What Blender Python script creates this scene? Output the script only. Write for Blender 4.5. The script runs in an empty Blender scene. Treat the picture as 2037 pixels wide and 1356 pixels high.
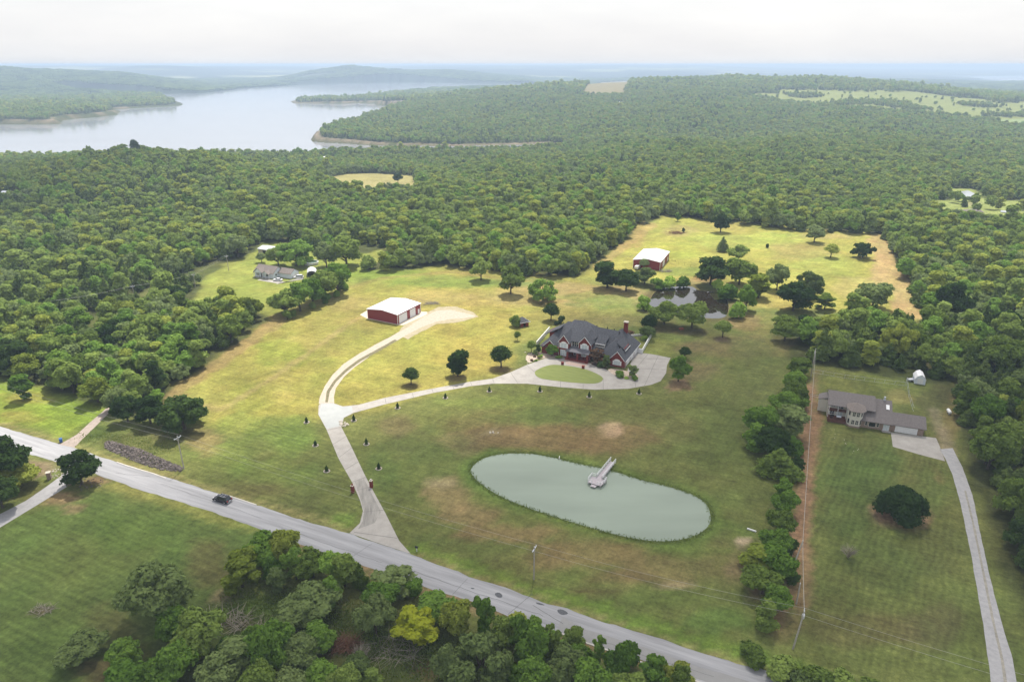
import bpy, math, random
import numpy as np
from mathutils import Vector, Matrix, noise
random.seed(7); RNG = np.random.default_rng(7)
SC = bpy.context.scene; COL = SC.collection
R = math.radians
# ------------------------------------------------------------------ camera
FPX = 1358.0; PITCH = R(22.03); HCAM = 100.0
cd = bpy.data.cameras.new('camera'); cam = bpy.data.objects.new('camera', cd); COL.objects.link(cam)
cam.location = (0, 0, HCAM); cam.rotation_euler = (R(90) - PITCH, 0, 0)
cd.sensor_width = 36; cd.lens = 36 * FPX / 2037; cd.clip_start = 1; cd.clip_end = 90000
SC.camera = cam
SC.render.resolution_x = 1024; SC.render.resolution_y = 681
# ------------------------------------------------------------------ sky, sun, exposure
SUN_AZ, SUN_EL = R(10), R(62)          # azimuth measured from +Y towards +X
sdir = Vector((math.sin(SUN_AZ) * math.cos(SUN_EL), math.cos(SUN_AZ) * math.cos(SUN_EL), math.sin(SUN_EL)))
W = bpy.data.worlds.new('World'); SC.world = W; W.use_nodes = True
nt = W.node_tree; nt.nodes.clear(); N = nt.nodes.new; L = nt.links.new
out = N('ShaderNodeOutputWorld'); bg = N('ShaderNodeBackground'); sky = N('ShaderNodeTexSky')
sky.sky_type = 'NISHITA'; sky.sun_disc = False; sky.sun_elevation = SUN_EL; sky.sun_rotation = SUN_AZ
sky.dust_density = 4.0; sky.air_density = 1.2; sky.altitude = 200
tc = N('ShaderNodeTexCoord'); mp = N('ShaderNodeMapping'); mp.inputs['Scale'].default_value = (1, 1, 5)
nz = N('ShaderNodeTexNoise'); nz.inputs['Scale'].default_value = 2.2; nz.inputs['Detail'].default_value = 7; nz.inputs['Roughness'].default_value = 0.62
rp = N('ShaderNodeValToRGB'); rp.color_ramp.elements[0].position = 0.3; rp.color_ramp.elements[1].position = 0.72
rp.color_ramp.elements[0].color = (6.9, 6.98, 7.25, 1); rp.color_ramp.elements[1].color = (8.2, 8.2, 8.22, 1)
mx = N('ShaderNodeMixRGB'); mx.inputs[0].default_value = 0.8
L(tc.outputs['Generated'], mp.inputs[0]); L(mp.outputs[0], nz.inputs['Vector']); L(nz.outputs[0], rp.inputs[0])
L(sky.outputs[0], mx.inputs[1]); L(rp.outputs[0], mx.inputs[2]); L(mx.outputs[0], bg.inputs[0]); L(bg.outputs[0], out.inputs[0])
bg.inputs[1].default_value = 0.1
sl = bpy.data.lights.new('sun', 'SUN'); sl.energy = 5.0; sl.angle = R(0.5); sl.color = (1, 0.95, 0.86)
so = bpy.data.objects.new('sun', sl); COL.objects.link(so); so.rotation_euler = sdir.to_track_quat('Z', 'Y').to_euler()
SC.view_settings.view_transform = 'Standard'; SC.view_settings.look = 'None'
SC.view_settings.exposure = 0.52; SC.view_settings.gamma = 1.0; SC.view_settings.use_curve_mapping = False
SC.cycles.volume_bounces = 0; SC.cycles.max_bounces = 5; SC.cycles.diffuse_bounces = 2
SC.cycles.transparent_max_bounces = 12
# ------------------------------------------------------------------ measuring helpers (photo pixel -> place)
cP, sP = math.cos(PITCH), math.sin(PITCH)
def G(x, y, z=0.0):
    u = x - 1018.5; v = y - 678; t = (z - HCAM) / -(sP * FPX + cP * v)
    return (u * t, (cP * FPX - sP * v) * t)
def depth(X, Y, Z): return Y * cP - (Z - HCAM) * sP
def top_h(bx, by, ty):
    X, Y = G(bx, by); v = ty - 678
    return HCAM - Y * (sP * FPX + cP * v) / (cP * FPX - sP * v)
def PG(pts, z=0.0): return np.array([G(a, b, z) for a, b in pts])
def vn(x, y, s, seed=0):
    x = np.asarray(x) / s + seed * 17.3; y = np.asarray(y) / s - seed * 9.1
    xi = np.floor(x).astype(np.int64); yi = np.floor(y).astype(np.int64); fx = x - xi; fy = y - yi
    fx = fx * fx * (3 - 2 * fx); fy = fy * fy * (3 - 2 * fy)
    def h(a, b):
        n = (a * 374761393 + b * 668265263 + seed * 974711) & 0xffffffff
        n = ((n ^ (n >> 13)) * 1274126177) & 0xffffffff
        return ((n ^ (n >> 16)) & 0xffff) / 65535.0
    return (h(xi, yi) * (1 - fx) + h(xi + 1, yi) * fx) * (1 - fy) + (h(xi, yi + 1) * (1 - fx) + h(xi + 1, yi + 1) * fx) * fy
def fbm(x, y, s, seed=0, o=3):
    t = 0; a = 1; w = 0
    for i in range(o): t = t + a * vn(x, y, s / 2 ** i, seed + i); w += a; a *= 0.55
    return t / w
def sdf(P, poly):                       # signed distance, positive inside
    P = np.asarray(P, float); d2 = np.full(len(P), 1e18); ins = np.zeros(len(P), bool); n = len(poly)
    for i in range(n):
        a = poly[i]; b = poly[(i + 1) % n]; e = b - a; w = P - a
        t = np.clip((w @ e) / max(e @ e, 1e-9), 0, 1); q = w - t[:, None] * e
        d2 = np.minimum(d2, (q * q).sum(1))
        c = (a[1] > P[:, 1]) != (b[1] > P[:, 1])
        xx = a[0] + (P[:, 1] - a[1]) * (b[0] - a[0]) / (b[1] - a[1] if abs(b[1] - a[1]) > 1e-9 else 1e-9)
        ins ^= c & (P[:, 0] < xx)
    return np.where(ins, 1, -1) * np.sqrt(d2)
def lin(c): return tuple(((v / 255) / 12.92 if v / 255 <= 0.04045 else ((v / 255 + 0.055) / 1.055) ** 2.4) for v in c)
# ------------------------------------------------------------------ mesh helpers
class MB:
    def __init__(s): s.v = []; s.f = []
    def poly(s, pts): n = len(s.v); s.v += [tuple(p) for p in pts]; s.f.append(tuple(range(n, n + len(pts)))); return s
    def add(s, v, f): n = len(s.v); s.v += [tuple(p) for p in v]; s.f += [tuple(i + n for i in q) for q in f]; return s
    def box(s, x0, x1, y0, y1, z0, z1):
        v = [(x, y, z) for z in (z0, z1) for y in (y0, y1) for x in (x0, x1)]
        return s.add(v, [(0, 2, 3, 1), (4, 5, 7, 6), (0, 1, 5, 4), (2, 6, 7, 3), (0, 4, 6, 2), (1, 3, 7, 5)])
    def prism(s, pts, z0, z1):          # pts xy, counter clockwise
        n = len(pts)
        return s.add([(p[0], p[1], z0) for p in pts] + [(p[0], p[1], z1) for p in pts],
                     [tuple(range(n))[::-1], tuple(range(n, 2 * n))] + [(i, (i + 1) % n, n + (i + 1) % n, n + i) for i in range(n)])
    def yprism(s, pts, y0, y1):         # pts xz profile extruded along y
        n = len(pts)
        return s.add([(p[0], y0, p[1]) for p in pts] + [(p[0], y1, p[1]) for p in pts],
                     [tuple(range(n)), tuple(range(n, 2 * n))[::-1]] + [((i + 1) % n, i, n + i, n + (i + 1) % n) for i in range(n)])
    def xprism(s, pts, x0, x1):         # pts yz profile extruded along x
        n = len(pts)
        return s.add([(x0, p[0], p[1]) for p in pts] + [(x1, p[0], p[1]) for p in pts],
                     [tuple(range(n))[::-1], tuple(range(n, 2 * n))] + [(i, (i + 1) % n, n + (i + 1) % n, n + i) for i in range(n)])
    def tube(s, p0, p1, r0, r1=None, n=8, caps=True):
        r1 = r0 if r1 is None else r1; p0 = Vector(p0); p1 = Vector(p1); d = (p1 - p0)
        q = d.to_track_quat('Z', 'Y'); v = []
        for p, r in ((p0, r0), (p1, r1)):
            for i in range(n):
                a = 2 * math.pi * i / n; v.append(tuple(p + q @ Vector((r * math.cos(a), r * math.sin(a), 0))))
        f = [(i, (i + 1) % n, n + (i + 1) % n, n + i) for i in range(n)]
        if caps: f += [tuple(range(n))[::-1], tuple(range(n, 2 * n))]
        return s.add(v, f)
    def slab(s, quad, t):               # quad or tri on a slope thickened downwards
        n = len(quad); return s.add([tuple(p) for p in quad] + [(p[0], p[1], p[2] - t) for p in quad],
                     [tuple(range(n)), tuple(range(n, 2 * n))[::-1]] + [(i, n + i, n + (i + 1) % n, (i + 1) % n) for i in range(n)])
    def sph(s, c, rx, ry, rz, nu=12, nv=8):
        v = [(c[0], c[1], c[2] + rz)]; f = []
        for j in range(1, nv):
            for i in range(nu):
                a = 2 * math.pi * i / nu; b = math.pi * j / nv
                v.append((c[0] + rx * math.sin(b) * math.cos(a), c[1] + ry * math.sin(b) * math.sin(a), c[2] + rz * math.cos(b)))
        v.append((c[0], c[1], c[2] - rz)); m = len(v) - 1
        for i in range(nu):
            f.append((0, 1 + i, 1 + (i + 1) % nu)); f.append((m, 1 + (nv - 2) * nu + (i + 1) % nu, 1 + (nv - 2) * nu + i))
            for j in range(nv - 2): a = 1 + j * nu; f.append((a + i, a + nu + i, a + nu + (i + 1) % nu, a + (i + 1) % nu))
        return s.add(v, f)
    def mesh(s, name, m):
        me = bpy.data.meshes.new(name); me.from_pydata(s.v, [], s.f); me.materials.append(m); me.update(); return me
    def build(s, name, m, parent=None, smooth=False):
        me = s.mesh(name, m)
        if smooth: me.shade_smooth()
        return link(name, me, parent)
def link(name, data, parent=None):
    o = bpy.data.objects.new(name, data); COL.objects.link(o)
    if parent: o.parent = parent
    return o
def tag(o, label=None, cat=None, group=None, kind=None):
    if label: o['label'] = label
    if cat: o['category'] = cat
    if group: o['group'] = group
    if kind: o['kind'] = kind
    return o
def root(name, loc, label, cat, group=None, rz=0.0, scale=1):
    o = link(name, None); o.location = loc; o.rotation_euler = (0, 0, rz); o.scale = (scale,) * 3 if not hasattr(scale, '__len__') else scale
    return tag(o, label, cat, group)
def frame(pa, pb):                      # origin at pa, x axis towards pb (photo pixels on the ground)
    a = G(*pa); b = G(*pb); return a, math.atan2(b[1] - a[1], b[0] - a[0]), math.hypot(b[0] - a[0], b[1] - a[1])
def copy_tree(o, parent=None):
    c = o.copy(); COL.objects.link(c)
    if parent: c.parent = parent
    for ch in o.children: copy_tree(ch, c)
    return c
# ------------------------------------------------------------------ materials
def mat(name, col, rough=0.8, spec=0.3, noise_s=None, amt=0.25, col2=None, metal=0.0, bump=0.0, stretch=None, rot=0.0, detail=5):
    m = bpy.data.materials.new(name); m.use_nodes = True; t = m.node_tree; b = t.nodes['Principled BSDF']
    b.inputs['Roughness'].default_value = rough; b.inputs['Specular IOR Level'].default_value = spec; b.inputs['Metallic'].default_value = metal
    b.inputs['Base Color'].default_value = (*col, 1)
    if noise_s:
        c = t.nodes.new('ShaderNodeTexCoord'); mpn = t.nodes.new('ShaderNodeMapping'); n = t.nodes.new('ShaderNodeTexNoise')
        mpn.vector_type = 'TEXTURE'; mpn.inputs['Rotation'].default_value = (0, 0, rot)
        if stretch: mpn.inputs['Scale'].default_value = tuple(1 / v_ for v_ in stretch)
        n.inputs['Scale'].default_value = noise_s; n.inputs['Detail'].default_value = detail; n.inputs['Roughness'].default_value = 0.65
        r = t.nodes.new('ShaderNodeValToRGB'); r.color_ramp.elements[0].position = 0.3; r.color_ramp.elements[1].position = 0.7
        a = col; z = col2 or tuple(min(1, v * (1 + amt)) for v in col); a = a if col2 else tuple(v * (1 - amt) for v in col)
        r.color_ramp.elements[0].color = (*a, 1); r.color_ramp.elements[1].color = (*z, 1)
        t.links.new(c.outputs['Object'], mpn.inputs[0]); t.links.new(mpn.outputs[0], n.inputs['Vector'])
        t.links.new(n.outputs[0], r.inputs[0]); t.links.new(r.outputs[0], b.inputs['Base Color'])
        if bump:
            bp = t.nodes.new('ShaderNodeBump'); bp.inputs['Strength'].default_value = bump; bp.inputs['Distance'].default_value = 0.1
            t.links.new(n.outputs[0], bp.inputs['Height']); t.links.new(bp.outputs[0], b.inputs['Normal'])
    return m
def foliage(name, dark, mid, light, transl=0.34, nscale=0.9):
    m = bpy.data.materials.new(name); m.use_nodes = True; t = m.node_tree; t.nodes.clear(); n = t.nodes.new; l = t.links.new
    oi = n('ShaderNodeObjectInfo'); tc = n('ShaderNodeTexCoord'); nz = n('ShaderNodeTexNoise'); nz.inputs['Scale'].default_value = nscale
    nz.inputs['Detail'].default_value = 3
    lo = n('ShaderNodeTexNoise'); lo.inputs['Scale'].default_value = 0.006; lo.inputs['Detail'].default_value = 4
    r = n('ShaderNodeValToRGB'); e = r.color_ramp.elements; e[0].position = 0.16; e[0].color = (*dark, 1); e[1].position = 0.88; e[1].color = (*light, 1)
    k = e.new(0.5); k.color = (*mid, 1)
    m1 = n('ShaderNodeMath'); m1.operation = 'MULTIPLY_ADD'; m1.inputs[1].default_value = 0.46
    m2 = n('ShaderNodeMath'); m2.operation = 'MULTIPLY_ADD'; m2.inputs[1].default_value = 0.44
    m3 = n('ShaderNodeMath'); m3.operation = 'MULTIPLY'; m3.inputs[1].default_value = 0.32
    l(tc.outputs['Object'], nz.inputs['Vector']); l(oi.outputs['Location'], lo.inputs['Vector'])
    l(lo.outputs[0], m3.inputs[0]); l(nz.outputs[0], m2.inputs[0]); l(m3.outputs[0], m2.inputs[2]); l(oi.outputs['Random'], m1.inputs[0]); l(m2.outputs[0], m1.inputs[2])
    l(m1.outputs[0], r.inputs[0])
    d = n('ShaderNodeBsdfDiffuse'); tr = n('ShaderNodeBsdfTranslucent'); mx = n('ShaderNodeMixShader'); mx.inputs[0].default_value = transl
    o = n('ShaderNodeOutputMaterial')
    l(r.outputs[0], d.inputs[0]); l(r.outputs[0], tr.inputs[0]); l(d.outputs[0], mx.inputs[1]); l(tr.outputs[0], mx.inputs[2]); l(mx.outputs[0], o.inputs[0])
    return m
M = {}
M['white'] = mat('white_paint', (.72, .72, .72), .5, noise_s=1.5, amt=.06)
M['offwhite'] = mat('cream_siding', (.6, .57, .5), .6, noise_s=1.5, amt=.06)
M['siding'] = mat('pale_siding', (.64, .68, .75), .6, noise_s=1.0, amt=.06)
M['brick'] = mat('red_brick', (.13, .022, .018), .85, noise_s=3, col2=(.2, .035, .026))
M['tanbrick'] = mat('tan_brick', (.27, .2, .16), .85, noise_s=4, amt=.3)
M['redmetal'] = mat('red_metal_siding', (.22, .028, .03), .5, noise_s=1.2, amt=.12, stretch=(6, 6, .3))
M['shingle'] = mat('charcoal_shingles', (.035, .037, .045), .9, noise_s=2.2, col2=(.095, .097, .11), bump=.6)
M['brownshingle'] = mat('taupe_shingles', (.15, .125, .11), .9, noise_s=2.5, col2=(.21, .18, .165), bump=.3)
M['grayshingle'] = mat('grey_brown_shingles', (.12, .105, .1), .9, noise_s=2.5, col2=(.18, .16, .155), bump=.3)
M['roofwhite'] = mat('white_metal_roof', (.66, .665, .68), .45, noise_s=.8, amt=.1, stretch=(3, .2, 1))
M['galv'] = mat('galvanised_metal', (.55, .57, .62), .4, noise_s=1, amt=.12, metal=.3)
M['glass'] = mat('window_glass', (.02, .025, .03), .08, .6)
M['blind'] = mat('window_with_pale_blind', (.5, .56, .58), .25, .5, noise_s=2, amt=.1)
M['dark'] = mat('dark_recess', (.015, .014, .013), .9)
M['wood'] = mat('weathered_wood', (.42, .38, .4), .8, noise_s=3, amt=.2, stretch=(1, 5, 1))
M['polewood'] = mat('pole_wood', (.36, .33, .29), .85, noise_s=4, amt=.2)
M['deckwood'] = mat('stained_deck_wood', (.12, .05, .035), .8, noise_s=3, amt=.2)
M['bark'] = mat('bark', (.07, .055, .042), .95, noise_s=3, amt=.4, bump=.5)
M['deadwood'] = mat('grey_dead_wood', (.26, .23, .18), .95, noise_s=3, amt=.3)
M['redbrush'] = mat('rust_brown_brush', (.15, .075, .045), .95, noise_s=3, amt=.4)
M['stone'] = mat('pale_stone', (.5, .45, .38), .9, noise_s=3, amt=.2)
M['rock'] = mat('grey_riprap', (.05, .04, .036), .9, noise_s=.8, col2=(.2, .17, .155))
M['blackpaint'] = mat('black_car_paint', (.012, .01, .014), .2, .6)
M['whitepaint'] = mat('white_car_paint', (.75, .76, .78), .25, .6)
M['chrome'] = mat('bright_metal', (.7, .7, .72), .25, metal=.9)
M['rubber'] = mat('rubber', (.02, .02, .02), .8)
M['lamp'] = mat('clear_lamp', (.8, .82, .85), .15, .6)
M['taillamp'] = mat('red_lamp', (.35, .02, .02), .2, .6)
M['blue'] = mat('blue_plastic', (.03, .1, .32), .5)
M['wire'] = mat('aluminium_wire', (.36, .36, .33), .8)
M['redpaint'] = mat('faded_red_paint', (.4, .07, .04), .6)
M['mulch'] = mat('mulch_bed', (.42, .34, .27), .95, noise_s=1.5, amt=.25)
F = {}  # deep_ sets: the same leaves darkened, cloud shade put into their colour
F['deep_oak'] = foliage('shade_toned_oak_leaves', (0.055, 0.094, 0.017), (0.139, 0.202, 0.040), (0.254, 0.335, 0.079))
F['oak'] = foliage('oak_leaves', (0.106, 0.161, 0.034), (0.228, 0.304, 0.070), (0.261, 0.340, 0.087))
F['deep_fresh'] = foliage('shade_toned_fresh_green_leaves', (0.055, 0.114, 0.020), (0.122, 0.216, 0.033), (0.218, 0.335, 0.061))
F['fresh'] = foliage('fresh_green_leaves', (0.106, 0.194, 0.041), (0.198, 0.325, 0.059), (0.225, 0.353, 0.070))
F['deep_grey'] = foliage('shade_toned_grey_green_leaves', (0.060, 0.094, 0.029), (0.134, 0.184, 0.058), (0.225, 0.285, 0.101))
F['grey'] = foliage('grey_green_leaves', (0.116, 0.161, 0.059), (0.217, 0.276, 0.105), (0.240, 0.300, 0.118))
F['dark'] = foliage('dark_dense_leaves', (.018, .04, .011), (.038, .072, .018), (.07, .115, .03))
F['cedar'] = foliage('cedar_needles', (0.040, 0.075, 0.020), (0.088, 0.132, 0.033), (0.155, 0.207, 0.057), .15)
F['yellow'] = foliage('yellow_leaves', (.11, .16, .015), (.25, .3, .02), (.42, .43, .04), .35)
F['evergreen'] = foliage('evergreen_needles', (.012, .028, .008), (.024, .048, .013), (.045, .078, .022), .08)
F['lime'] = foliage('lime_green_leaves', (0.136, 0.245, 0.038), (0.259, 0.403, 0.068), (0.409, 0.560, 0.105), .3)
F['bronze'] = foliage('bronze_leaves', (0.075, 0.050, 0.030), (0.152, 0.094, 0.057), (0.213, 0.144, 0.082), .15)
F['deep_olive'] = foliage('shade_toned_olive_leaves', (0.097, 0.133, 0.022), (0.194, 0.246, 0.039), (0.316, 0.355, 0.068))
F['olive'] = foliage('olive_leaves', (0.188, 0.227, 0.045), (0.316, 0.370, 0.069), (0.343, 0.389, 0.079))
# ------------------------------------------------------------------ terrain height
def SK(px, py, d, tree=9):              # ground height of a skyline seen at this pixel, d metres off
    return px, d, min(92, HCAM + d * math.tan(math.atan((678 - py) / FPX) - PITCH)) - tree
CP = [(p, 480, 0) for p in (-1400, -700, -100, 300, 700, 1100, 1500, 1900, 2400, 3200)]
CP += [(p, 250, 0) for p in (-1000, 0, 1000, 2000, 3000)]
CP += [(-700, 830, -8), (0, 830, -4), (150, 830, 2), (250, 830, 8), (345, 830, 13), (480, 820, 7), (620, 800, -11), (-400, 1100, -32), (0, 1100, -34), (400, 1100, -34), (620, 1000, -34),
       (650, 960, -22), (720, 1000, -27), (720, 1070, -30), (900, 1000, -26), (900, 1080, -30), (760, 850, -18), (1000, 1100, -30), (760, 720, -8), (1000, 900, -16), (1100, 1120, -30), (1300, 900, -5), (1600, 900, -6), (2037, 800, -10), (2500, 800, -10),
       (1120, 1210, -29), (1300, 1250, -28), (1400, 1290, -26), (1500, 1330, -23), (1800, 1400, -17), (1220, 1020, -12), (1320, 1050, -6), (1500, 1100, -4), (1750, 1150, -6), (1180, 1450, -8), (1350, 1550, 2), (1600, 1600, 2), (2200, 1400, -14),
       SK(640, 258, 1350), SK(700, 240, 1500), SK(780, 222, 1750), SK(860, 205, 2000), SK(930, 190, 2200),
       SK(1000, 176, 2350), SK(1100, 166, 2500), SK(1180, 161, 2600), SK(1270, 157, 2700), SK(1400, 151, 2800), SK(1550, 152, 2800), SK(1700, 160, 2750), SK(1900, 176, 2700), SK(2037, 182, 2700), SK(2400, 185, 2700),
       (1200, 1900, 6), (1500, 2000, 10), (1800, 1800, -2), (2100, 1800, -5), (1000, 1600, -14),
       (1000, 3400, -24), (1200, 3600, -20), (1500, 3700, -5), (1800, 3700, -18), (2100, 3600, -20), (2600, 3600, -20),
       (0, 2300, -17), (150, 2500, -15), (300, 2400, -22), (-400, 2300, -15), (700, 2650, -20), (900, 2800, -15), (620, 2550, -26),
       SK(-200, 136, 5200), SK(0, 141, 5200), SK(70, 133, 5200), SK(130, 131, 5200), SK(250, 138, 5200), SK(350, 143, 5200), SK(450, 158, 5000), SK(520, 168, 5000),
       (0, 3900, -24), (250, 3900, -24), (500, 4600, -26), (0, 7000, -10), (250, 7000, -10), (450, 7000, -20),
       SK(300, 136, 9500), SK(390, 129, 9500), SK(450, 131, 9500), SK(560, 140, 9500), SK(120, 134, 9500),
       SK(610, 157, 6300), SK(660, 144, 6300), SK(700, 137, 6300), SK(745, 130.5, 6300), SK(790, 134, 6300), SK(850, 141, 6300), SK(920, 141, 6300), SK(980, 149, 6300), SK(1060, 158, 6300),
       (745, 5300, -24), (900, 5300, -24), (745, 8000, -15), (1050, 5500, -22), (1200, 6500, -22), (1400, 7500, -15), (1700, 7000, -20), (2037, 7000, -25), (2600, 7000, -25),
       SK(1240, 143, 8000), SK(1200, 150, 7800),
       SK(-300, 127, 19000), SK(0, 127, 19000), SK(300, 131, 19000), SK(600, 131, 19000), SK(900, 129, 19000), SK(1100, 127, 19000), SK(1200, 125, 19000), SK(1330, 129, 19000), SK(1500, 134, 19000),
       SK(1700, 136, 19000), SK(2037, 137, 19000), SK(2500, 137, 19000), SK(1100, 131, 13000, 0), SK(1500, 142, 13000, 0), SK(2000, 150, 12000, 0),
       (-300, 30000, -120), (500, 30000, -120), (1000, 30000, -120), (1500, 30000, -120), (2400, 30000, -120)]
CP = np.array([(math.atan((p - 1018.5) / FPX / cP) * 3.0, math.log(d), z) for p, d, z in CP])
def _phi(A, B): return np.sqrt(((A[:, None, :] - B[None, :, :]) ** 2).sum(2) + 0.0004)
_K = _phi(CP[:, :2], CP[:, :2]); _c = np.linalg.solve(_K + np.eye(len(CP)) * -0.002, CP[:, 2])
LAKE_Z = -30.0
LAKE = PG([(-900, 330), (-400, 326), (0, 318), (200, 315), (345, 318), (480, 312), (560, 312), (610, 313), (640, 310), (680, 306), (760, 304), (860, 304), (960, 303), (1060, 299), (1118, 293),
           (1090, 286.5), (1040, 288), (960, 290), (900, 291), (840, 290), (780, 291), (740, 289), (700, 286), (660, 284), (640, 283), (627, 281), (624, 277), (628, 273), (640, 266),
           (670, 256), (700, 248), (740, 237), (770, 227), (800, 219), (812, 214), (780, 212), (755, 209.5), (752, 206.5), (710, 205), (680, 207), (640, 206), (590, 206), (578, 203.5), (585, 201), (620, 199), (700, 197),
           (760, 191), (800, 184), (860, 178), (950, 174), (1020, 174), (1085, 172), (1140, 170), (1120, 168.5), (1050, 167), (960, 167), (900, 165), (820, 164), (740, 165), (640, 167), (600, 168), (560, 172), (500, 175), (470, 178),
           (430, 183), (400, 186), (330, 187), (300, 184), (240, 183), (150, 182.5), (110, 183.5), (125, 185.5), (200, 187.5), (280, 190), (330, 196), (352, 204), (357, 209.5), (340, 212), (300, 214), (260, 216), (225, 219), (232, 223), (228, 229), (190, 233),
           (140, 238), (118, 241), (110, 247), (60, 248), (0, 248), (-150, 247), (-500, 250), (-900, 252)], LAKE_Z)
def terrain(X, Y):
    X = np.asarray(X, float).ravel(); Y = np.asarray(Y, float).ravel(); d = np.hypot(X, Y)
    a = np.clip(np.arctan2(X, np.maximum(Y, 1e-3)), -1.1, 1.1) * 3.0
    Q = np.stack([a, np.log(np.clip(d, 200, 32000))], 1); z = np.zeros(len(X))
    for i in range(0, len(X), 20000): z[i:i + 20000] = _phi(Q[i:i + 20000], CP[:, :2]) @ _c
    z += (fbm(X, Y, 420, 5) - 0.5) * np.clip((d - 1300) / 800, 0, 1) * 14 + (fbm(X, Y, 2600, 9) - 0.5) * np.clip((d - 4000) / 3000, 0, 1) * 26
    w = np.clip((d - 470) / 260, 0, 1); w = w * w * (3 - 2 * w); z *= w
    far = d > 600; s = np.full(len(X), -1e4)
    if far.any():
        P = np.stack([X[far], Y[far]], 1); wob = (vn(P[:, 0], P[:, 1], 45, 3) - .5) * 22 + (vn(P[:, 0], P[:, 1], 14, 4) - .5) * 8
        s[far] = sdf(P, LAKE) + wob * np.clip(d[far] / 4000 - .1, .2, 1)
    z = np.where(s > 0, LAKE_Z - np.minimum(0.12 * s, 6) - .3, np.where(s > -1e3, np.maximum(z, LAKE_Z + .4 + np.minimum(-s * .12, 3.5)), z))
    return z, s
def GT(px, py, z0=0.0):                 # pixel to place on the rolling land
    z = z0
    for _ in range(8):
        p = G(px, py, z); z = 0.5 * z + 0.5 * float(terrain([p[0]], [p[1]])[0][0])
    p = G(px, py, z); return p[0], p[1], z
def PT(pts, z0=0.0): return np.array([GT(a, b, z0)[:2] for a, b in pts])
# ------------------------------------------------------------------ clearings (the woodland is everywhere else)
C1 = PG([(-2500, 740), (-700, 750), (0, 758), (60, 768), (120, 790), (165, 820), (215, 826), (300, 830), (352, 800), (352, 775), (400, 745), (432, 722), (470, 692), (505, 666), (540, 643), (552, 622), (600, 606), (690, 566), (722, 549),
         (800, 540), (880, 531), (940, 541), (1000, 553), (1080, 556), (1150, 553), (1190, 528), (1240, 487), (1300, 440), (1322, 432), (1345, 434), (1500, 451), (1600, 463), (1745, 469), (1762, 512), (1790, 562), (1825, 632),
         (1822, 650), (1700, 625), (1660, 640), (1600, 662), (1540, 662), (1545, 680), (1570, 705), (1600, 728), (1630, 724), (1680, 742), (1740, 744), (1800, 750), (1852, 765), (1875, 800), (1905, 860), (1935, 945),
         (1963, 1060), (1993, 1150), (2035, 1260), (2080, 1356), (2300, 1800), (-3500, 1800)])
C2 = PG([(385, 624), (376, 606), (400, 562), (440, 527), (480, 515), (508, 500), (520, 486), (560, 482), (600, 495), (640, 515), (700, 508), (765, 497), (765, 512), (735, 535), (722, 552), (690, 568), (640, 600), (575, 640), (548, 640), (522, 622), (470, 608), (430, 612)])
C3 = PG([(170, 640), (260, 592), (330, 560), (430, 520), (440, 530), (340, 578), (270, 610), (185, 665)])
C4 = PT([(640, 356), (690, 346), (740, 344), (800, 348), (824, 350), (826, 384), (760, 388), (690, 380)], -8)
C5 = PT([(1852, 410), (1862, 400), (1890, 398), (1885, 375), (1930, 375), (1975, 398), (2060, 400), (2200, 405), (2200, 436), (2060, 440), (1960, 446), (1900, 436), (1860, 428)], -4)
C6 = PT([(1480, 190), (1560, 177), (1640, 175), (1760, 178), (1830, 184), (1900, 193), (1960, 198), (2100, 205), (2100, 238), (1960, 238), (1880, 231), (1800, 224), (1700, 217), (1600, 206)], 20)
C7 = PT([(1158, 188), (1192, 164), (1272, 158), (1240, 190)], 30)
C9 = PT([(1975, 238), (2100, 236), (2100, 250), (1990, 249)], 0)
CLEAR = [C1, C2, C3, C4, C5, C7, C9]
POND1 = PG([(935, 938), (939, 929), (945, 922), (960, 912), (981, 905), (1014, 901), (1062, 902), (1111, 912), (1153, 923), (1192, 930), (1224, 938), (1273, 954), (1322, 965), (1371, 980), (1400, 996), (1411, 1012), (1415, 1032), (1409, 1048), (1387, 1064),
            (1354, 1074), (1315, 1077), (1273, 1073), (1224, 1063), (1160, 1045), (1095, 1025), (1030, 1003), (981, 980), (949, 957)])
POND2 = PG([(1290, 618), (1292, 600), (1300, 582), (1318, 573), (1340, 570), (1378, 569), (1386, 577), (1405, 580), (1424, 580), (1443, 590), (1450, 606), (1448, 622), (1441, 633), (1410, 634), (1381, 628), (1334, 622)])
# ------------------------------------------------------------------ ground sheet
def axis(lo, hi, fine_lo, fine_hi, step, ratio):
    v = list(np.arange(fine_lo, fine_hi + step / 2, step)); s = step
    while v[-1] < hi: s = max(s, (abs(v[-1]) * ratio)); v.append(v[-1] + s)
    w = []; x = fine_lo; s = step
    while x > lo: s = max(s, abs(x) * ratio); x -= s; w.append(x)
    return np.array(w[::-1] + v)
gx = axis(-26000, 26000, -240, 260, 1.8, .011); gy = axis(-600, 31000, 60, 480, 1.8, .009)
GX, GY = np.meshgrid(gx, gy); X = GX.ravel(); Y = GY.ravel()
Z, S = terrain(X, Y)
D = np.hypot(X, Y); P2 = np.stack([X, Y], 1)
KSH, KSU = 1.44, 2.3                    # light on the ground under the cloud / in the sun (to turn seen colours into albedo)
def alb(c, k): return np.array(lin(c)) / k
col = np.tile(alb((78, 84, 44), KSH), (len(X), 1))
far = D > 480
mead = np.clip((fbm(X, Y, 700, 21, 4) - .56) * 9, 0, 1) * np.clip((D - 5200) / 1500, 0, 1) * (np.abs(fbm(X, Y, 3000, 31) - .5) < .2)
col = col * (1 - mead[:, None]) + mead[:, None] * alb((200, 200, 140), KSU)
wood = np.clip((D - 3300) / 400, 0, 1)[:, None] * (1 - mead[:, None])
col = col * (1 - wood) + wood * (np.array((.02, .034, .018)) * (0.7 + 0.6 * fbm(X, Y, 90, 77, 3))[:, None])
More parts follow.
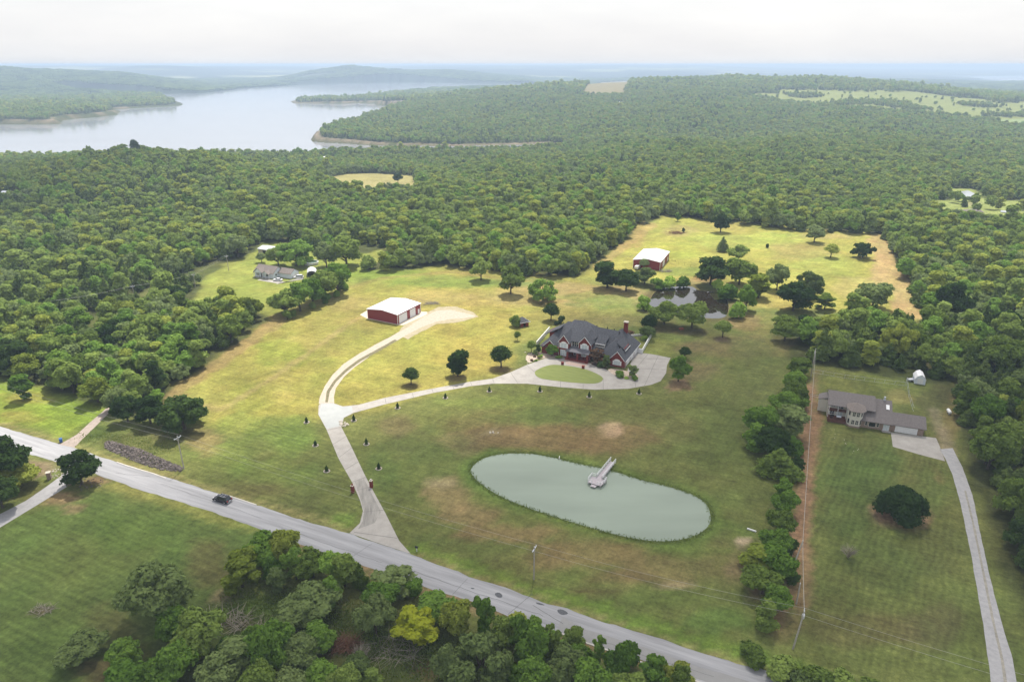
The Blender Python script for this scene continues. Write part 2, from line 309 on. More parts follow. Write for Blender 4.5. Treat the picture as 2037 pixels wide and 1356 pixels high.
sand = .75 * np.clip(1 - np.abs(S + 6) / 9, 0, 1) * (fbm(X, Y, 160, 41) > .42); sand = np.where(S > -30, sand, 0) * np.clip((3500 - D) / 500, 0, 1)
col = col * (1 - sand[:, None]) + sand[:, None] * alb((206, 180, 158), KSU)
def zone(poly, c, k=KSH, soft=3.0, amt=1.0, warp=3.0):
    lo = poly.min(0) - 20; hi = poly.max(0) + 20
    i = np.where((X > lo[0]) & (X < hi[0]) & (Y > lo[1]) & (Y < hi[1]))[0]
    if len(i) == 0: return
    p = P2[i] + np.stack([(vn(X[i], Y[i], 7, 51) - .5), (vn(X[i], Y[i], 7, 52) - .5)], 1) * 2 * warp
    w = np.clip(sdf(p, poly) / soft + .5, 0, 1)[:, None] * amt
    col[i] = col[i] * (1 - w) + w * alb(c, k)
def patch(px, py, rx, ry, c, k=KSH, amt=1.0, warp=.35, z=0, rot=0.0):
    c0 = G(px, py, z); rxw = rx * depth(c0[0], c0[1], z) / FPX; ryw = abs(G(px, py - ry, z)[1] - G(px, py + ry, z)[1]) / 2
    m = max(rxw, ryw) * 1.6; i = np.where((np.abs(X - c0[0]) < m) & (np.abs(Y - c0[1]) < m))[0]
    if len(i) == 0: return
    s = min(rxw, ryw); dx = X[i] - c0[0]; dy = Y[i] - c0[1]; a = math.atan2(c0[0], c0[1]) * 1.0
    dx = dx - dy * c0[0] / c0[1]                      # ellipse leans with the line of sight it was measured along
    if rot: dx, dy = dx * math.cos(rot) + dy * math.sin(rot), -dx * math.sin(rot) + dy * math.cos(rot)
    r = np.sqrt((dx / rxw) ** 2 + (dy / ryw) ** 2) + (fbm(X[i], Y[i], max(4, s * .7), int(px) % 97) - .5) * 2.4 * warp + (vn(X[i], Y[i], 3, 7) - .5) * .25
    w = np.clip((1.05 - r) * 2.2, 0, 1); w = (w * w * (3 - 2 * w) * amt)[:, None]
    col[i] = col[i] * (1 - w) + w * alb(c, k)
def line(pts, wpx, c, k=KSH, amt=.8, soft=1.0):
    q = PG(pts); i = np.where((X > q[:, 0].min() - 9) & (X < q[:, 0].max() + 9) & (Y > q[:, 1].min() - 9) & (Y < q[:, 1].max() + 9))[0]
    d = np.full(len(i), 1e9)
    for a, b in zip(q[:-1], q[1:]):
        e = b - a; w = P2[i] - a; t = np.clip((w @ e) / (e @ e), 0, 1); d = np.minimum(d, np.hypot(*(w - t[:, None] * e).T))
    wd = wpx * .5; w = (np.clip((wd - d + (fbm(X[i], Y[i], 6, 61) - .5) * wd * 1.4) / soft + .5, 0, 1) * amt)[:, None]
    col[i] = col[i] * (1 - w) + w * alb(c, k)
# the open grassland
zone(C1, (112, 120, 60), soft=3)
zone(C2, (176, 186, 82), KSU); zone(C3, (120, 130, 66), KSU)
zone(C4, (196, 186, 118), KSU, 6); zone(C5, (178, 190, 104), KSU, 6)
zone(C6, (172, 182, 104), KSU, 14, .9, 9); zone(C7, (172, 160, 116), KSU, 8); zone(C9, (176, 196, 130), KSU, 8)
zone(PG([(352, 770), (432, 722), (540, 640), (690, 565), (880, 528), (1150, 552), (1250, 600), (1040, 660), (1000, 745), (860, 785), (640, 830), (425, 850), (400, 800)]), (188, 182, 86), KSU, 9)
zone(PG([(1150, 552), (1240, 487), (1322, 430), (1345, 432), (1745, 465), (1820, 640), (1640, 620), (1500, 600), (1420, 555), (1200, 560)]), (198, 194, 90), KSU, 8)
zone(PG([(-200, 740), (0, 750), (130, 790), (215, 812), (130, 872), (0, 838), (-200, 790)]), (158, 182, 62), KSU, 4)
zone(PG([(-300, 1080), (0, 1050), (160, 965), (500, 1045), (480, 1110), (430, 1190), (300, 1400), (-300, 1500)]), (98, 116, 54), KSH, 3)
zone(PG([(430, 1170), (560, 1180), (740, 1210), (900, 1270), (1100, 1400), (300, 1450), (330, 1250)]), (84, 96, 46), KSH, 4)
for a in [(1130, 585, 200, 26, (180, 160, 105), 1.7, .7), (1000, 590, 120, 22, (202, 182, 106), KSU, .5), (900, 600, 110, 30, (200, 184, 96), KSU, .4), (870, 660, 70, 40, (188, 178, 84), KSU, .7), (870, 590, 90, 16, (210, 186, 112), KSU, .5),
          (940, 700, 90, 34, (196, 182, 86), KSU, .8), (680, 640, 90, 40, (176, 168, 84), KSU, .8), (620, 690, 100, 26, (190, 182, 92), KSU, .8), (560, 700, 60, 30, (160, 176, 66), KSU, .7),
          (690, 600, 70, 20, (196, 176, 104), KSU, .7), (760, 545, 90, 12, (160, 182, 70), KSU, .8), (900, 560, 160, 14, (150, 172, 74), KSU, .8), (1040, 560, 80, 10, (120, 142, 74), 1.9, .7),
          (430, 800, 60, 40, (196, 180, 92), KSU, .6), (520, 790, 70, 40, (176, 176, 78), KSU, .7), (560, 760, 30, 60, (196, 184, 96), KSU, .5), (480, 840, 50, 30, (140, 150, 66), 1.7, .8),
          (640, 740, 40, 60, (170, 170, 78), KSU, .6), (560, 860, 80, 50, (104, 128, 52), 1.4, .7), (450, 900, 90, 40, (108, 126, 54), 1.3, .7), (620, 960, 70, 40, (100, 112, 56), KSH, .7), (600, 1005, 90, 22, (88, 96, 50), KSH, .7),
          (500, 975, 120, 18, (100, 98, 56), KSH, .7), (540, 940, 90, 30, (108, 128, 56), KSH, .6), (690, 1035, 30, 16, (112, 138, 54), KSH, .8),
          (1150, 850, 300, 60, (116, 110, 62), KSH, .55), (1080, 830, 110, 30, (104, 124, 58), KSH, .7), (1000, 800, 140, 14, (122, 138, 62), KSH, .7), (1280, 850, 130, 50, (116, 118, 64), KSH, .6), (1450, 850, 90, 80, (104, 114, 56), KSH, .7), (1480, 760, 80, 60, (106, 112, 58), KSH, .7),
          (1120, 872, 250, 34, (132, 110, 72), KSH, .75), (1000, 870, 80, 30, (134, 116, 76), KSH, .6), (1215, 851, 32, 16, (180, 152, 118), KSH, .8), (978, 860, 14, 6, (150, 140, 104), KSH, .7), (930, 880, 60, 30, (126, 114, 76), KSH, .6), (830, 890, 80, 40, (92, 106, 54), KSH, .6),
          (790, 850, 50, 26, (116, 106, 70), KSH, .6), (760, 930, 40, 60, (96, 112, 54), KSH, .7), (890, 985, 60, 44, (152, 132, 88), KSH, .85), (930, 1020, 80, 26, (140, 122, 80), KSH, .8), (875, 960, 34, 14, (182, 158, 120), KSH, .7),
          (1020, 1060, 130, 22, (140, 120, 78), KSH, .8), (1180, 1100, 190, 34, (134, 118, 74), KSH, .8), (1330, 1135, 160, 30, (136, 122, 76), KSH, .8), (1440, 1120, 60, 60, (126, 122, 70), KSH, .7), (1340, 1160, 60, 8, (170, 148, 112), KSH, .8),
          (1480, 1076, 16, 10, (206, 178, 152), KSH, .8), (1462, 1130, 24, 26, (160, 136, 100), KSH, .6), (1380, 1095, 90, 10, (108, 124, 54), KSH, .7), (1150, 1150, 60, 14, (106, 122, 54), KSH, .6), (960, 1090, 120, 20, (104, 116, 56), KSH, .7), (860, 1080, 60, 26, (100, 116, 54), KSH, .7),
          (1180, 1180, 90, 14, (100, 86, 54), KSH, .6), (1300, 1190, 130, 22, (106, 120, 56), KSH, .7), (1420, 1235, 90, 26, (98, 124, 54), KSH, .8), (1250, 1150, 100, 16, (120, 104, 66), KSH, .6),
          (1720, 690, 130, 14, (96, 90, 58), KSH, .8), (1700, 760, 110, 22, (116, 126, 58), KSH, .8), (1790, 790, 30, 20, (158, 150, 88), KSH, .6), (1720, 930, 110, 70, (88, 112, 50), KSH, .8), (1700, 1010, 90, 60, (88, 108, 50), KSH, .7), (1840, 980, 60, 60, (96, 114, 52), KSH, .7), (1760, 1120, 120, 60, (94, 106, 52), KSH, .7), (1870, 1100, 60, 70, (100, 106, 56), KSH, .6), (1720, 1250, 140, 40, (110, 100, 62), KSH, .6),
          (1860, 1240, 70, 60, (112, 104, 68), KSH, .6), (1640, 1230, 60, 60, (104, 104, 56), KSH, .6), (1605, 950, 16, 220, (154, 122, 90), KSH, .85), (1612, 800, 14, 90, (148, 124, 92), KSH, .7), (1590, 1060, 22, 110, (158, 128, 94), KSH, .75), (1560, 1250, 40, 26, (132, 112, 76), KSH, .6), (1500, 1170, 16, 36, (148, 120, 94), KSH, .8),
          (1798, 1020, 78, 34, (164, 134, 104), KSH, .9), (1900, 820, 26, 110, (134, 122, 74), KSH, .8), (1865, 790, 40, 34, (92, 90, 56), KSH, .6), (1855, 700, 70, 30, (88, 80, 52), KSH, .6),
          (1470, 690, 130, 30, (120, 108, 68), KSH, .7), (1500, 640, 60, 28, (128, 122, 66), 1.5, .7), (1400, 690, 160, 12, (124, 110, 72), KSH, .7), (1230, 640, 130, 14, (140, 130, 76), 1.6, .7), (1180, 620, 140, 14, (148, 146, 76), 1.8, .7), (1130, 605, 90, 8, (200, 178, 108), KSU, .5), (1160, 590, 60, 12, (146, 160, 74), 2.0, .7),
          (1210, 600, 80, 16, (112, 132, 62), 1.6, .7), (1300, 690, 60, 22, (130, 136, 64), KSH, .7), (1380, 735, 60, 24, (124, 110, 74), KSH, .7), (1351, 765, 34, 14, (148, 118, 92), KSH, .8), (1500, 700, 60, 30, (108, 120, 60), KSH, .5), (1100, 640, 80, 20, (140, 140, 70), 1.8, .6), (1060, 660, 60, 24, (160, 156, 74), 2.0, .7),
          (818, 768, 22, 8, (120, 104, 66), 1.5, .8), (908, 752, 26, 8, (130, 110, 72), 1.6, .8), (996, 735, 26, 8, (116, 98, 70), 1.4, .8), (1320, 655, 46, 10, (96, 80, 58), KSH, .7), (1375, 660, 44, 10, (96, 80, 58), KSH, .7), (1437, 674, 18, 6, (136, 112, 92), KSH, .7),
          (1330, 500, 90, 20, (196, 200, 84), KSU, .8), (1480, 480, 130, 20, (190, 200, 92), KSU, .7), (1420, 452, 90, 14, (196, 188, 96), KSU, .7), (1600, 500, 90, 20, (190, 176, 104), KSU, .6), (1640, 530, 90, 24, (192, 200, 92), KSU, .7), (1715, 570, 70, 30, (206, 190, 110), KSU, .8), (1350, 460, 40, 12, (206, 186, 112), KSU, .8),
          (1755, 530, 22, 70, (212, 186, 122), KSU, .9), (1795, 590, 18, 40, (222, 192, 130), KSU, .9), (1270, 460, 16, 40, (206, 184, 104), KSU, .8), (1380, 540, 80, 12, (140, 160, 70), 2.0, .8), (1410, 555, 40, 8, (150, 120, 76), 1.8, .8), (1540, 600, 60, 20, (206, 190, 100), KSU, .8), (1640, 470, 80, 8, (206, 190, 116), KSU, .7), (1480, 640, 40, 18, (160, 132, 90), 1.6, .7),
          (130, 820, 80, 26, (146, 176, 56), 2.0, .7), (60, 790, 60, 14, (190, 186, 84), KSU, .7), (40, 830, 50, 14, (176, 170, 80), KSU, .6), (190, 860, 40, 20, (84, 100, 42), 1.5, .8), (290, 880, 110, 22, (104, 106, 56), KSH, .8), (400, 870, 40, 40, (140, 124, 78), 1.4, .8), (330, 860, 80, 14, (92, 88, 54), KSH, .7),
          (50, 930, 60, 22, (150, 128, 102), KSH, .9), (110, 990, 60, 14, (160, 132, 96), KSH, .8), (60, 975, 40, 30, (116, 112, 60), KSH, .7), (190, 955, 30, 12, (150, 122, 92), KSH, .8), (140, 1010, 30, 10, (160, 132, 100), KSH, .6),
          (260, 1060, 130, 50, (96, 120, 50), KSH, .6), (130, 1110, 120, 60, (104, 118, 56), KSH, .6), (410, 1120, 60, 60, (112, 104, 62), KSH, .7), (230, 1260, 60, 80, (110, 104, 62), KSH, .6), (82, 1212, 20, 8, (130, 108, 88), KSH, .7), (440, 1190, 26, 22, (168, 144, 112), KSH, .6), (200, 1330, 50, 30, (116, 96, 66), KSH, .7), (60, 1250, 60, 50, (92, 112, 50), KSH, .5),
          (500, 1215, 90, 24, (88, 108, 44), KSH, .7), (680, 1290, 80, 40, (88, 78, 46), KSH, .6), (760, 1290, 70, 50, (88, 104, 46), KSH, .7), (860, 1330, 60, 26, (110, 92, 64), KSH, .7), (470, 1240, 50, 18, (96, 82, 58), KSH, .7),
          (1935, 395, 20, 8, (200, 196, 140), KSU, .8), (740, 352, 60, 8, (206, 194, 130), KSU, .6)]:
    patch(a[0], a[1], a[2], a[3], a[4], a[5], a[6])
line([(1590, 1200), (1597, 1060), (1602, 900), (1611, 770)], 4.0, (156, 124, 92), KSH, .8)
line([(372, 800), (440, 815), (560, 740), (700, 640), (780, 600)], 2.6, (206, 184, 116), KSU, .7)
line([(345, 800), (352, 778), (432, 727), (505, 672), (545, 645), (560, 628)], 7, (186, 160, 102), KSU, .8)
line([(560, 626), (690, 574), (760, 553), (900, 540), (1000, 556), (1100, 562)], 4, (188, 172, 96), KSU, .6)
line([(1190, 532), (1240, 492), (1300, 445)], 7, (212, 184, 112), KSU, .8)
line([(1745, 470), (1765, 520), (1795, 575), (1818, 625)], 12, (216, 186, 122), KSU, .8)
line([(0, 843), (60, 860), (120, 882), (153, 890), (255, 924), (408, 971), (520, 1004), (640, 1036), (690, 1058)], 2.2, (150, 144, 88), KSH, .8)
line([(820, 1098), (860, 1112), (933, 1140), (1005, 1162), (1129, 1203), (1260, 1246), (1405, 1293), (1600, 1348)], 6, (116, 144, 52), KSH, .85)
line([(820, 1103), (860, 1117), (933, 1146), (1005, 1168), (1129, 1210), (1260, 1253), (1405, 1301), (1600, 1356)], 1.8, (160, 148, 98), KSH, .8)
line([(230, 965), (306, 988), (383, 1014), (460, 1040), (500, 1052)], 3, (146, 148, 72), KSH, .8)
line([(584, 1080), (695, 1118), (753, 1139), (817, 1161), (900, 1190), (1023, 1231), (1143, 1273), (1270, 1315)], 2.2, (166, 138, 102), KSH, .85)
line([(1490, 1060), (1450, 1040), (1418, 1036)], 3, (110, 128, 58), KSH, .8)
line([(1888, 902), (1880, 872), (1866, 842), (1858, 815)], 3.4, (158, 148, 118), KSH, .6)
for px, py in [(830, 600), (1370, 560)]: patch(px, py, 40, 8, (206, 180, 120), KSU, .4)
i = np.where((Y < 260) & (Y > 60))[0]; sd = sdf(P2[i], POND1); w = np.clip(1 - np.abs(sd + 1.2) / (1.6 + 2 * vn(X[i], Y[i], 9, 8)), 0, 1)[:, None] * .85
col[i] = col[i] * (1 - w) + w * alb((104, 128, 52), KSH)
i = np.where((Y < 420) & (Y > 200))[0]; sd = sdf(P2[i], POND2); w = np.clip(1 - np.abs(sd + 1.0) / 4, 0, 1)[:, None] * .8
col[i] = col[i] * (1 - w) + w * alb((96, 84, 58), KSH)
near = np.clip((700 - D) / 200, 0, 1)[:, None]
lum = col @ np.array((.35, .5, .15)); col = col + near * ((lum[:, None] * np.array((1.06, .99, .62)) - col) * .1)
mow = np.zeros(len(X))
for pp, v_ in ((PG([(-200, 1060), (0, 1050), (165, 965), (500, 1052), (470, 1120), (250, 1400), (-300, 1500)]), .5), (PG([(425, 850), (640, 830), (735, 990), (690, 1055), (520, 1000), (360, 945)]), .5), (PG([(1625, 850), (1870, 900), (1960, 1340), (1640, 1340), (1600, 1000)]), 1.0), (PG([(1230, 500), (1330, 440), (1500, 460), (1500, 530), (1340, 520)]), .5)):
    i = np.where((np.abs(X) < 300) & (Y < 520))[0]; i = i[sdf(P2[i], pp) > 0]; mow[i] = v_
col *= 1 + near * ((fbm(X, Y, 16, 61) - .5) * .36 + (fbm(X, Y, 4.5, 71, 3) - .5) * .5)[:, None]
gr = (fbm(X, Y, 30, 91) - .5)[:, None] * near * .38 + (fbm(X, Y, 7, 95) - .5)[:, None] * near * .3
col *= (1 + gr * np.array((-.35, .25, -.2)))
nxn, nyn = len(gx), len(gy)
idx = np.arange(nxn * nyn).reshape(nyn, nxn); q = np.stack([idx[:-1, :-1], idx[:-1, 1:], idx[1:, 1:], idx[1:, :-1]], -1).reshape(-1, 4)
def bulk(name, V, Q, m):
    me = bpy.data.meshes.new(name); k = Q.shape[1]
    me.vertices.add(len(V)); me.vertices.foreach_set('co', np.ascontiguousarray(V, np.float32).ravel())
    me.loops.add(Q.size); me.loops.foreach_set('vertex_index', np.ascontiguousarray(Q, np.int32).ravel())
    me.polygons.add(len(Q)); me.polygons.foreach_set('loop_start', np.arange(0, Q.size, k, dtype=np.int32)); me.polygons.foreach_set('loop_total', np.full(len(Q), k, np.int32))
    me.update(calc_edges=True); me.materials.append(m); return me
# ground material: soil and grass colour, fine mottling, mowing lines
gm = bpy.data.materials.new('grassland'); gm.use_nodes = True; t = gm.node_tree; b = t.nodes['Principled BSDF']; n = t.nodes.new; l = t.links.new
b.inputs['Roughness'].default_value = .95; b.inputs['Specular IOR Level'].default_value = .1
at = n('ShaderNodeVertexColor'); at.layer_name = 'soil'
tc = n('ShaderNodeTexCoord')
def nz(scale, det, st=None, rot=0.0, rough=.6):
    mp_ = n('ShaderNodeMapping'); mp_.vector_type = 'TEXTURE'; mp_.inputs['Rotation'].default_value = (0, 0, rot)
    if st: mp_.inputs['Scale'].default_value = tuple(1 / v_ for v_ in st)
    x = n('ShaderNodeTexNoise'); x.inputs['Scale'].default_value = scale; x.inputs['Detail'].default_value = det; x.inputs['Roughness'].default_value = rough
    l(tc.outputs['Object'], mp_.inputs[0]); l(mp_.outputs[0], x.inputs['Vector']); return x
def mr(x, a, b_, lo=.3, hi=.7):
    r = n('ShaderNodeMapRange'); r.inputs[1].default_value = lo; r.inputs[2].default_value = hi; r.inputs[3].default_value = a; r.inputs[4].default_value = b_; l(x.outputs[0], r.inputs[0]); return r
def mul(a, c):
    x = n('ShaderNodeMath'); x.operation = 'MULTIPLY'; l(a.outputs[0], x.inputs[0]); l(c.outputs[0], x.inputs[1]); return x
f1 = mr(nz(1.2, 8, rough=.85), .5, 1.5); f2 = mr(nz(.35, 5), .78, 1.22)
f3 = mr(nz(.9, 3, (.09, 1, 1), R(-24)), .84, 1.16); f4 = mr(nz(.9, 3, (1, .07, 1), R(-34)), .9, 1.1)
f5 = mr(nz(.05, 4), .85, 1.15)
def bands(rot, per, centre):
    mp_ = n('ShaderNodeMapping'); mp_.inputs['Rotation'].default_value = (0, 0, rot); w = n('ShaderNodeTexWave'); w.bands_direction = 'Y'; w.inputs['Scale'].default_value = .314 / per; w.inputs['Distortion'].default_value = 9; w.inputs['Detail'].default_value = 3; w.inputs['Detail Scale'].default_value = .6
    l(tc.outputs['Object'], mp_.inputs[0]); l(mp_.outputs[0], w.inputs['Vector']); r = mr(w, -.09, .09, 0, 1)
    c = n('ShaderNodeMath'); c.operation = 'COMPARE'; c.inputs[1].default_value = centre; c.inputs[2].default_value = .2; l(at.outputs['Alpha'], c.inputs[0])
    x = mul(r, c); y = n('ShaderNodeMath'); y.operation = 'ADD'; y.inputs[1].default_value = 1; l(x.outputs[0], y.inputs[0]); return y
pr = mul(mul(mul(f1, f2), mul(f3, f4)), mul(f5, mul(bands(R(24), 1.7, .5), bands(R(125), 1.5, 1.0))))
vm = n('ShaderNodeVectorMath'); vm.operation = 'SCALE'; l(at.outputs[0], vm.inputs[0]); l(pr.outputs[0], vm.inputs['Scale']); l(vm.outputs[0], b.inputs['Base Color'])
bp = n('ShaderNodeBump'); bp.inputs['Strength'].default_value = .5; bp.inputs['Distance'].default_value = .25; l(f1.outputs[0], bp.inputs['Height']); l(bp.outputs[0], b.inputs['Normal'])
gme = bulk('ground', np.stack([X, Y, Z], 1), q, gm)
ca = gme.color_attributes.new('soil', 'FLOAT_COLOR', 'POINT'); ca.data.foreach_set('color', np.concatenate([np.clip(col, 0, 1), mow[:, None]], 1).astype(np.float32).ravel())
gme.shade_smooth(); tag(link('ground', gme), kind='structure')
# ------------------------------------------------------------------ water
def water(name, colr, rough, sc, strength, dist=.1, spec=.5, ior=1.33, mottle=.06):
    m = bpy.data.materials.new(name); m.use_nodes = True; t = m.node_tree; b = t.nodes['Principled BSDF']
    b.inputs['Base Color'].default_value = (*colr, 1); b.inputs['Roughness'].default_value = rough; b.inputs['Specular IOR Level'].default_value = spec; b.inputs['IOR'].default_value = ior
    c = t.nodes.new('ShaderNodeTexCoord'); x = t.nodes.new('ShaderNodeTexNoise'); x.inputs['Scale'].default_value = sc; x.inputs['Detail'].default_value = 3
    y = t.nodes.new('ShaderNodeTexNoise'); y.inputs['Scale'].default_value = sc * .06; y.inputs['Detail'].default_value = 5; mpp = t.nodes.new('ShaderNodeMapping'); mpp.inputs['Scale'].default_value = (.5, 2, 1); rr = t.nodes.new('ShaderNodeValToRGB')
    rr.color_ramp.elements[0].position = .35; rr.color_ramp.elements[1].position = .65; rr.color_ramp.elements[0].color = (*[v * (1 - mottle) for v in colr], 1); rr.color_ramp.elements[1].color = (*[v * (1 + mottle) for v in colr], 1)
    t.links.new(c.outputs['Object'], mpp.inputs[0]); t.links.new(mpp.outputs[0], y.inputs['Vector']); t.links.new(y.outputs[0], rr.inputs[0]); t.links.new(rr.outputs[0], b.inputs['Base Color'])
    bp = t.nodes.new('ShaderNodeBump'); bp.inputs['Strength'].default_value = strength; bp.inputs['Distance'].default_value = dist
    t.links.new(c.outputs['Object'], x.inputs[0]); t.links.new(x.outputs[0], bp.inputs['Height']); t.links.new(bp.outputs[0], b.inputs['Normal']); return m
def sheet(name, pts, z, m, kind='structure', **kw):
    from mathutils.geometry import tessellate_polygon
    v = [Vector((p[0], p[1], 0)) for p in pts]; tr = tessellate_polygon([v])
    mb = MB(); mb.v = [(p.x, p.y, z) for p in v]
    for a, b_, c in tr:
        nrm = (v[b_] - v[a]).cross(v[c] - v[a]).z; mb.f.append((a, b_, c) if nrm > 0 else (a, c, b_))
    return tag(mb.build(name, m), kind=kind, **kw)
sheet('lake_water', [(-9000, 700), (9000, 700), (9000, 9000), (-9000, 9000)], LAKE_Z, water('lake_surface', (.25, .26, .29), .1, .12, .12, .5))
def smooth_poly(p, it=2):
    p = np.asarray(p)
    for _ in range(it): n_ = np.roll(p, -1, 0); p = np.stack([p * .75 + n_ * .25, p * .25 + n_ * .75], 1).reshape(-1, 2)
    return p
sheet('pond_water', smooth_poly(POND1), .035, water('milky_pond', (.22, .262, .21), .12, .8, .12, .05, mottle=.1))
sheet('farm_pond_water', smooth_poly(POND2), .035, water('dark_pond', (.02, .015, .01), .01, .5, .02, .02, ior=2.6))
for i_, pp in enumerate([[(1905, 384), (1925, 382), (1938, 388), (1930, 394), (1908, 393)], [(1908, 419), (1945, 418), (1958, 424), (1930, 426)], [(1990, 420), (2024, 422), (2020, 425), (1990, 423)]]):
    q3 = [GT(a, b_, -4) for a, b_ in pp]; sheet('marsh_pool_water', [(a, b_) for a, b_, c in q3], max(c for a, b_, c in q3) + .3, M['rock'] if i_ == 1 else water('marsh', (.3, .32, .34), .2, 1, .1))
# ------------------------------------------------------------------ roads and paving
RD = R(-24)
asph = mat('asphalt', (.215, .213, .22), .9, noise_s=.5, col2=(.36, .358, .37), stretch=(.1, 1.6, 1), rot=RD, detail=8, bump=.1)
conc = mat('concrete', (.27, .25, .228), .85, noise_s=.35, col2=(.37, .348, .318), detail=8)
conc2 = mat('smooth_grey_concrete', (.30, .31, .305), .85, noise_s=.3, col2=(.36, .37, .36), detail=6)
stained = mat('tyre_marked_concrete', (.15, .142, .13), .85, noise_s=.5, col2=(.33, .31, .28), stretch=(2.2, .25, 1), rot=R(10), detail=7)
gravel = mat('pale_gravel', (.33, .285, .225), .95, noise_s=.9, col2=(.43, .38, .31), detail=9, bump=.3)
ggravel = mat('grey_gravel', (.27, .265, .265), .95, noise_s=.9, col2=(.37, .36, .365), detail=9, bump=.3)
track = mat('grass_strip', (.14, .125, .07), .95, noise_s=.8, amt=.35, detail=6)
lawnm = mat('clipped_lawn', (.135, .165, .045), .95, noise_s=.5, col2=(.2, .225, .065), stretch=(.4, 2.2, 1), rot=R(-26), detail=6, bump=.3)
roadup = [(-260, 790), (-80, 828), (0, 848), (51, 863), (102, 878), (153, 892), (204, 910), (255, 926), (306, 941), (357, 957), (408, 973), (460, 988), (520, 1007), (580, 1028), (640, 1045), (695, 1061), (760, 1083), (817, 1101), (859, 1117), (933, 1146), (1005, 1168), (1078, 1195), (1129, 1210), (1187, 1232), (1260, 1253), (1332, 1277), (1405, 1301), (1478, 1321), (1550, 1341), (1600, 1356), (1800, 1420), (2300, 1580)]
roadlo = [(-260, 822), (-80, 868), (0, 886), (41, 896), (77, 909), (128, 924), (189, 942), (230, 957), (306, 982), (383, 1006), (460, 1031), (491, 1043), (520, 1052), (584, 1077), (640, 1096), (695, 1115), (753, 1136), (817, 1158), (860, 1173), (951, 1201), (1023, 1228), (1114, 1259), (1143, 1270), (1223, 1297), (1270, 1312), (1332, 1335), (1398, 1356), (1560, 1410), (2060, 1580)]
def jag(pts, amp, step=1.2, seed=1):
    q = np.asarray(pts, float); o = []
    for a, b_ in zip(q[:-1], q[1:]):
        n_ = max(1, int(np.hypot(*(b_ - a)) / step))
        for k in range(n_): o.append(a + (b_ - a) * k / n_)
    o.append(q[-1]); o = np.array(o); o[1:-1, 1] += (fbm(o[1:-1, 0], o[1:-1, 1], 3.5, seed) - .5) * 2 * amp; return o
sheet('road', np.concatenate([jag(PG(roadup), .5), jag(PG(roadlo), .5, seed=2)[::-1]]), .02, asph)
def strip(name, up, lo, z, m, amp=.15): return sheet(name, np.concatenate([jag(PG(up), amp), jag(PG(lo), amp, seed=2)[::-1]]), z, m)
mids = [tuple((np.array(a) * .5 + np.array(b_) * .5)) for a, b_ in zip([(1129, 1210), (1187, 1232), (1260, 1253), (1332, 1277), (1405, 1301), (1478, 1321), (1600, 1356)], [(1100, 1256), (1143, 1270), (1210, 1292), (1270, 1312), (1332, 1335), (1398, 1356), (1500, 1390)])]
sheet('road_resurfaced', np.concatenate([jag(PG([(1118, 1226)] + mids[1:]), .3), jag(PG([(1500, 1388), (1398, 1354), (1332, 1333), (1270, 1310), (1210, 1291), (1143, 1268), (1108, 1254)]), .3)]), .026,
      mat('newer_asphalt', (.235, .23, .225), .9, noise_s=.6, col2=(.27, .265, .26), detail=6))
patchm = mat('black_patch', (.085, .087, .095), .85, noise_s=3, amt=.4)
for pp in [[(983, 1180), (992, 1177), (1000, 1183), (998, 1189), (988, 1187)], [(1108, 1212), (1118, 1211), (1129, 1217), (1130, 1221), (1118, 1223), (1110, 1218)], [(936, 1168), (944, 1169), (943, 1171), (938, 1171)], [(1064, 1197), (1076, 1199), (1086, 1204), (1070, 1202)]]:
    sheet('asphalt_patch', smooth_poly(PG(pp), 1), .032, patchm)
crk = mat('road_crack', (.09, .088, .09), .95)
def crack(a, b_, w, seed, amp=.5):
    c = jag(PG([a, b_]), amp, .7, seed); mb = MB()
    for p, q_ in zip(c[:-1], c[1:]):
        e = (q_ - p) / max(1e-6, np.hypot(*(q_ - p))); n_ = np.array((-e[1], e[0])) * w / 2; mb.poly([(*(p - n_), .034), (*(q_ - n_), .034), (*(q_ + n_), .034), (*(p + n_), .034)])
    tag(mb.build('road_crack', crk), kind='structure')
for a_, b2_, w_, s_ in [((820, 1135), (1080, 1225), .07, 3), ((560, 1050), (760, 1118), .06, 4), ((1060, 1203), (1120, 1240), .09, 5), ((320, 962), (520, 1030), .06, 6), ((1010, 1222), (1060, 1180), .07, 7), ((900, 1182), (930, 1150), .06, 8), ((230, 940), (300, 948), .08, 9), ((1180, 1270), (1420, 1345), .05, 10), ((700, 1108), (740, 1082), .06, 11)]: crack(a_, b2_, w_, s_)
curb = mat('kerb_concrete', (.5, .47, .42), .85, noise_s=1, amt=.2)
def ribbon(name, pts, w, h, m, z0=0.0, **kw):
    q = PG(pts); mb = MB()
    for a, b_ in zip(q[:-1], q[1:]):
        e = (b_ - a) / np.hypot(*(b_ - a)); n_ = np.array((-e[1], e[0])) * w / 2
        mb.prism([tuple(a - n_), tuple(b_ - n_), tuple(b_ + n_), tuple(a + n_)], z0, z0 + h)
    return tag(mb.build(name, m), **kw)
ribbon('road_kerb', [(1118, 1260), (1143, 1271), (1190, 1286), (1240, 1304), (1300, 1325), (1345, 1341), (1400, 1359)], .3, .12, curb, kind='structure')
ribbon('road_kerb', [(232, 919), (255, 927), (306, 942), (330, 951)], .3, .12, curb, kind='structure')
ribbon('road_kerb', [(455, 986), (480, 994), (510, 1004)], .3, .12, curb, kind='structure')
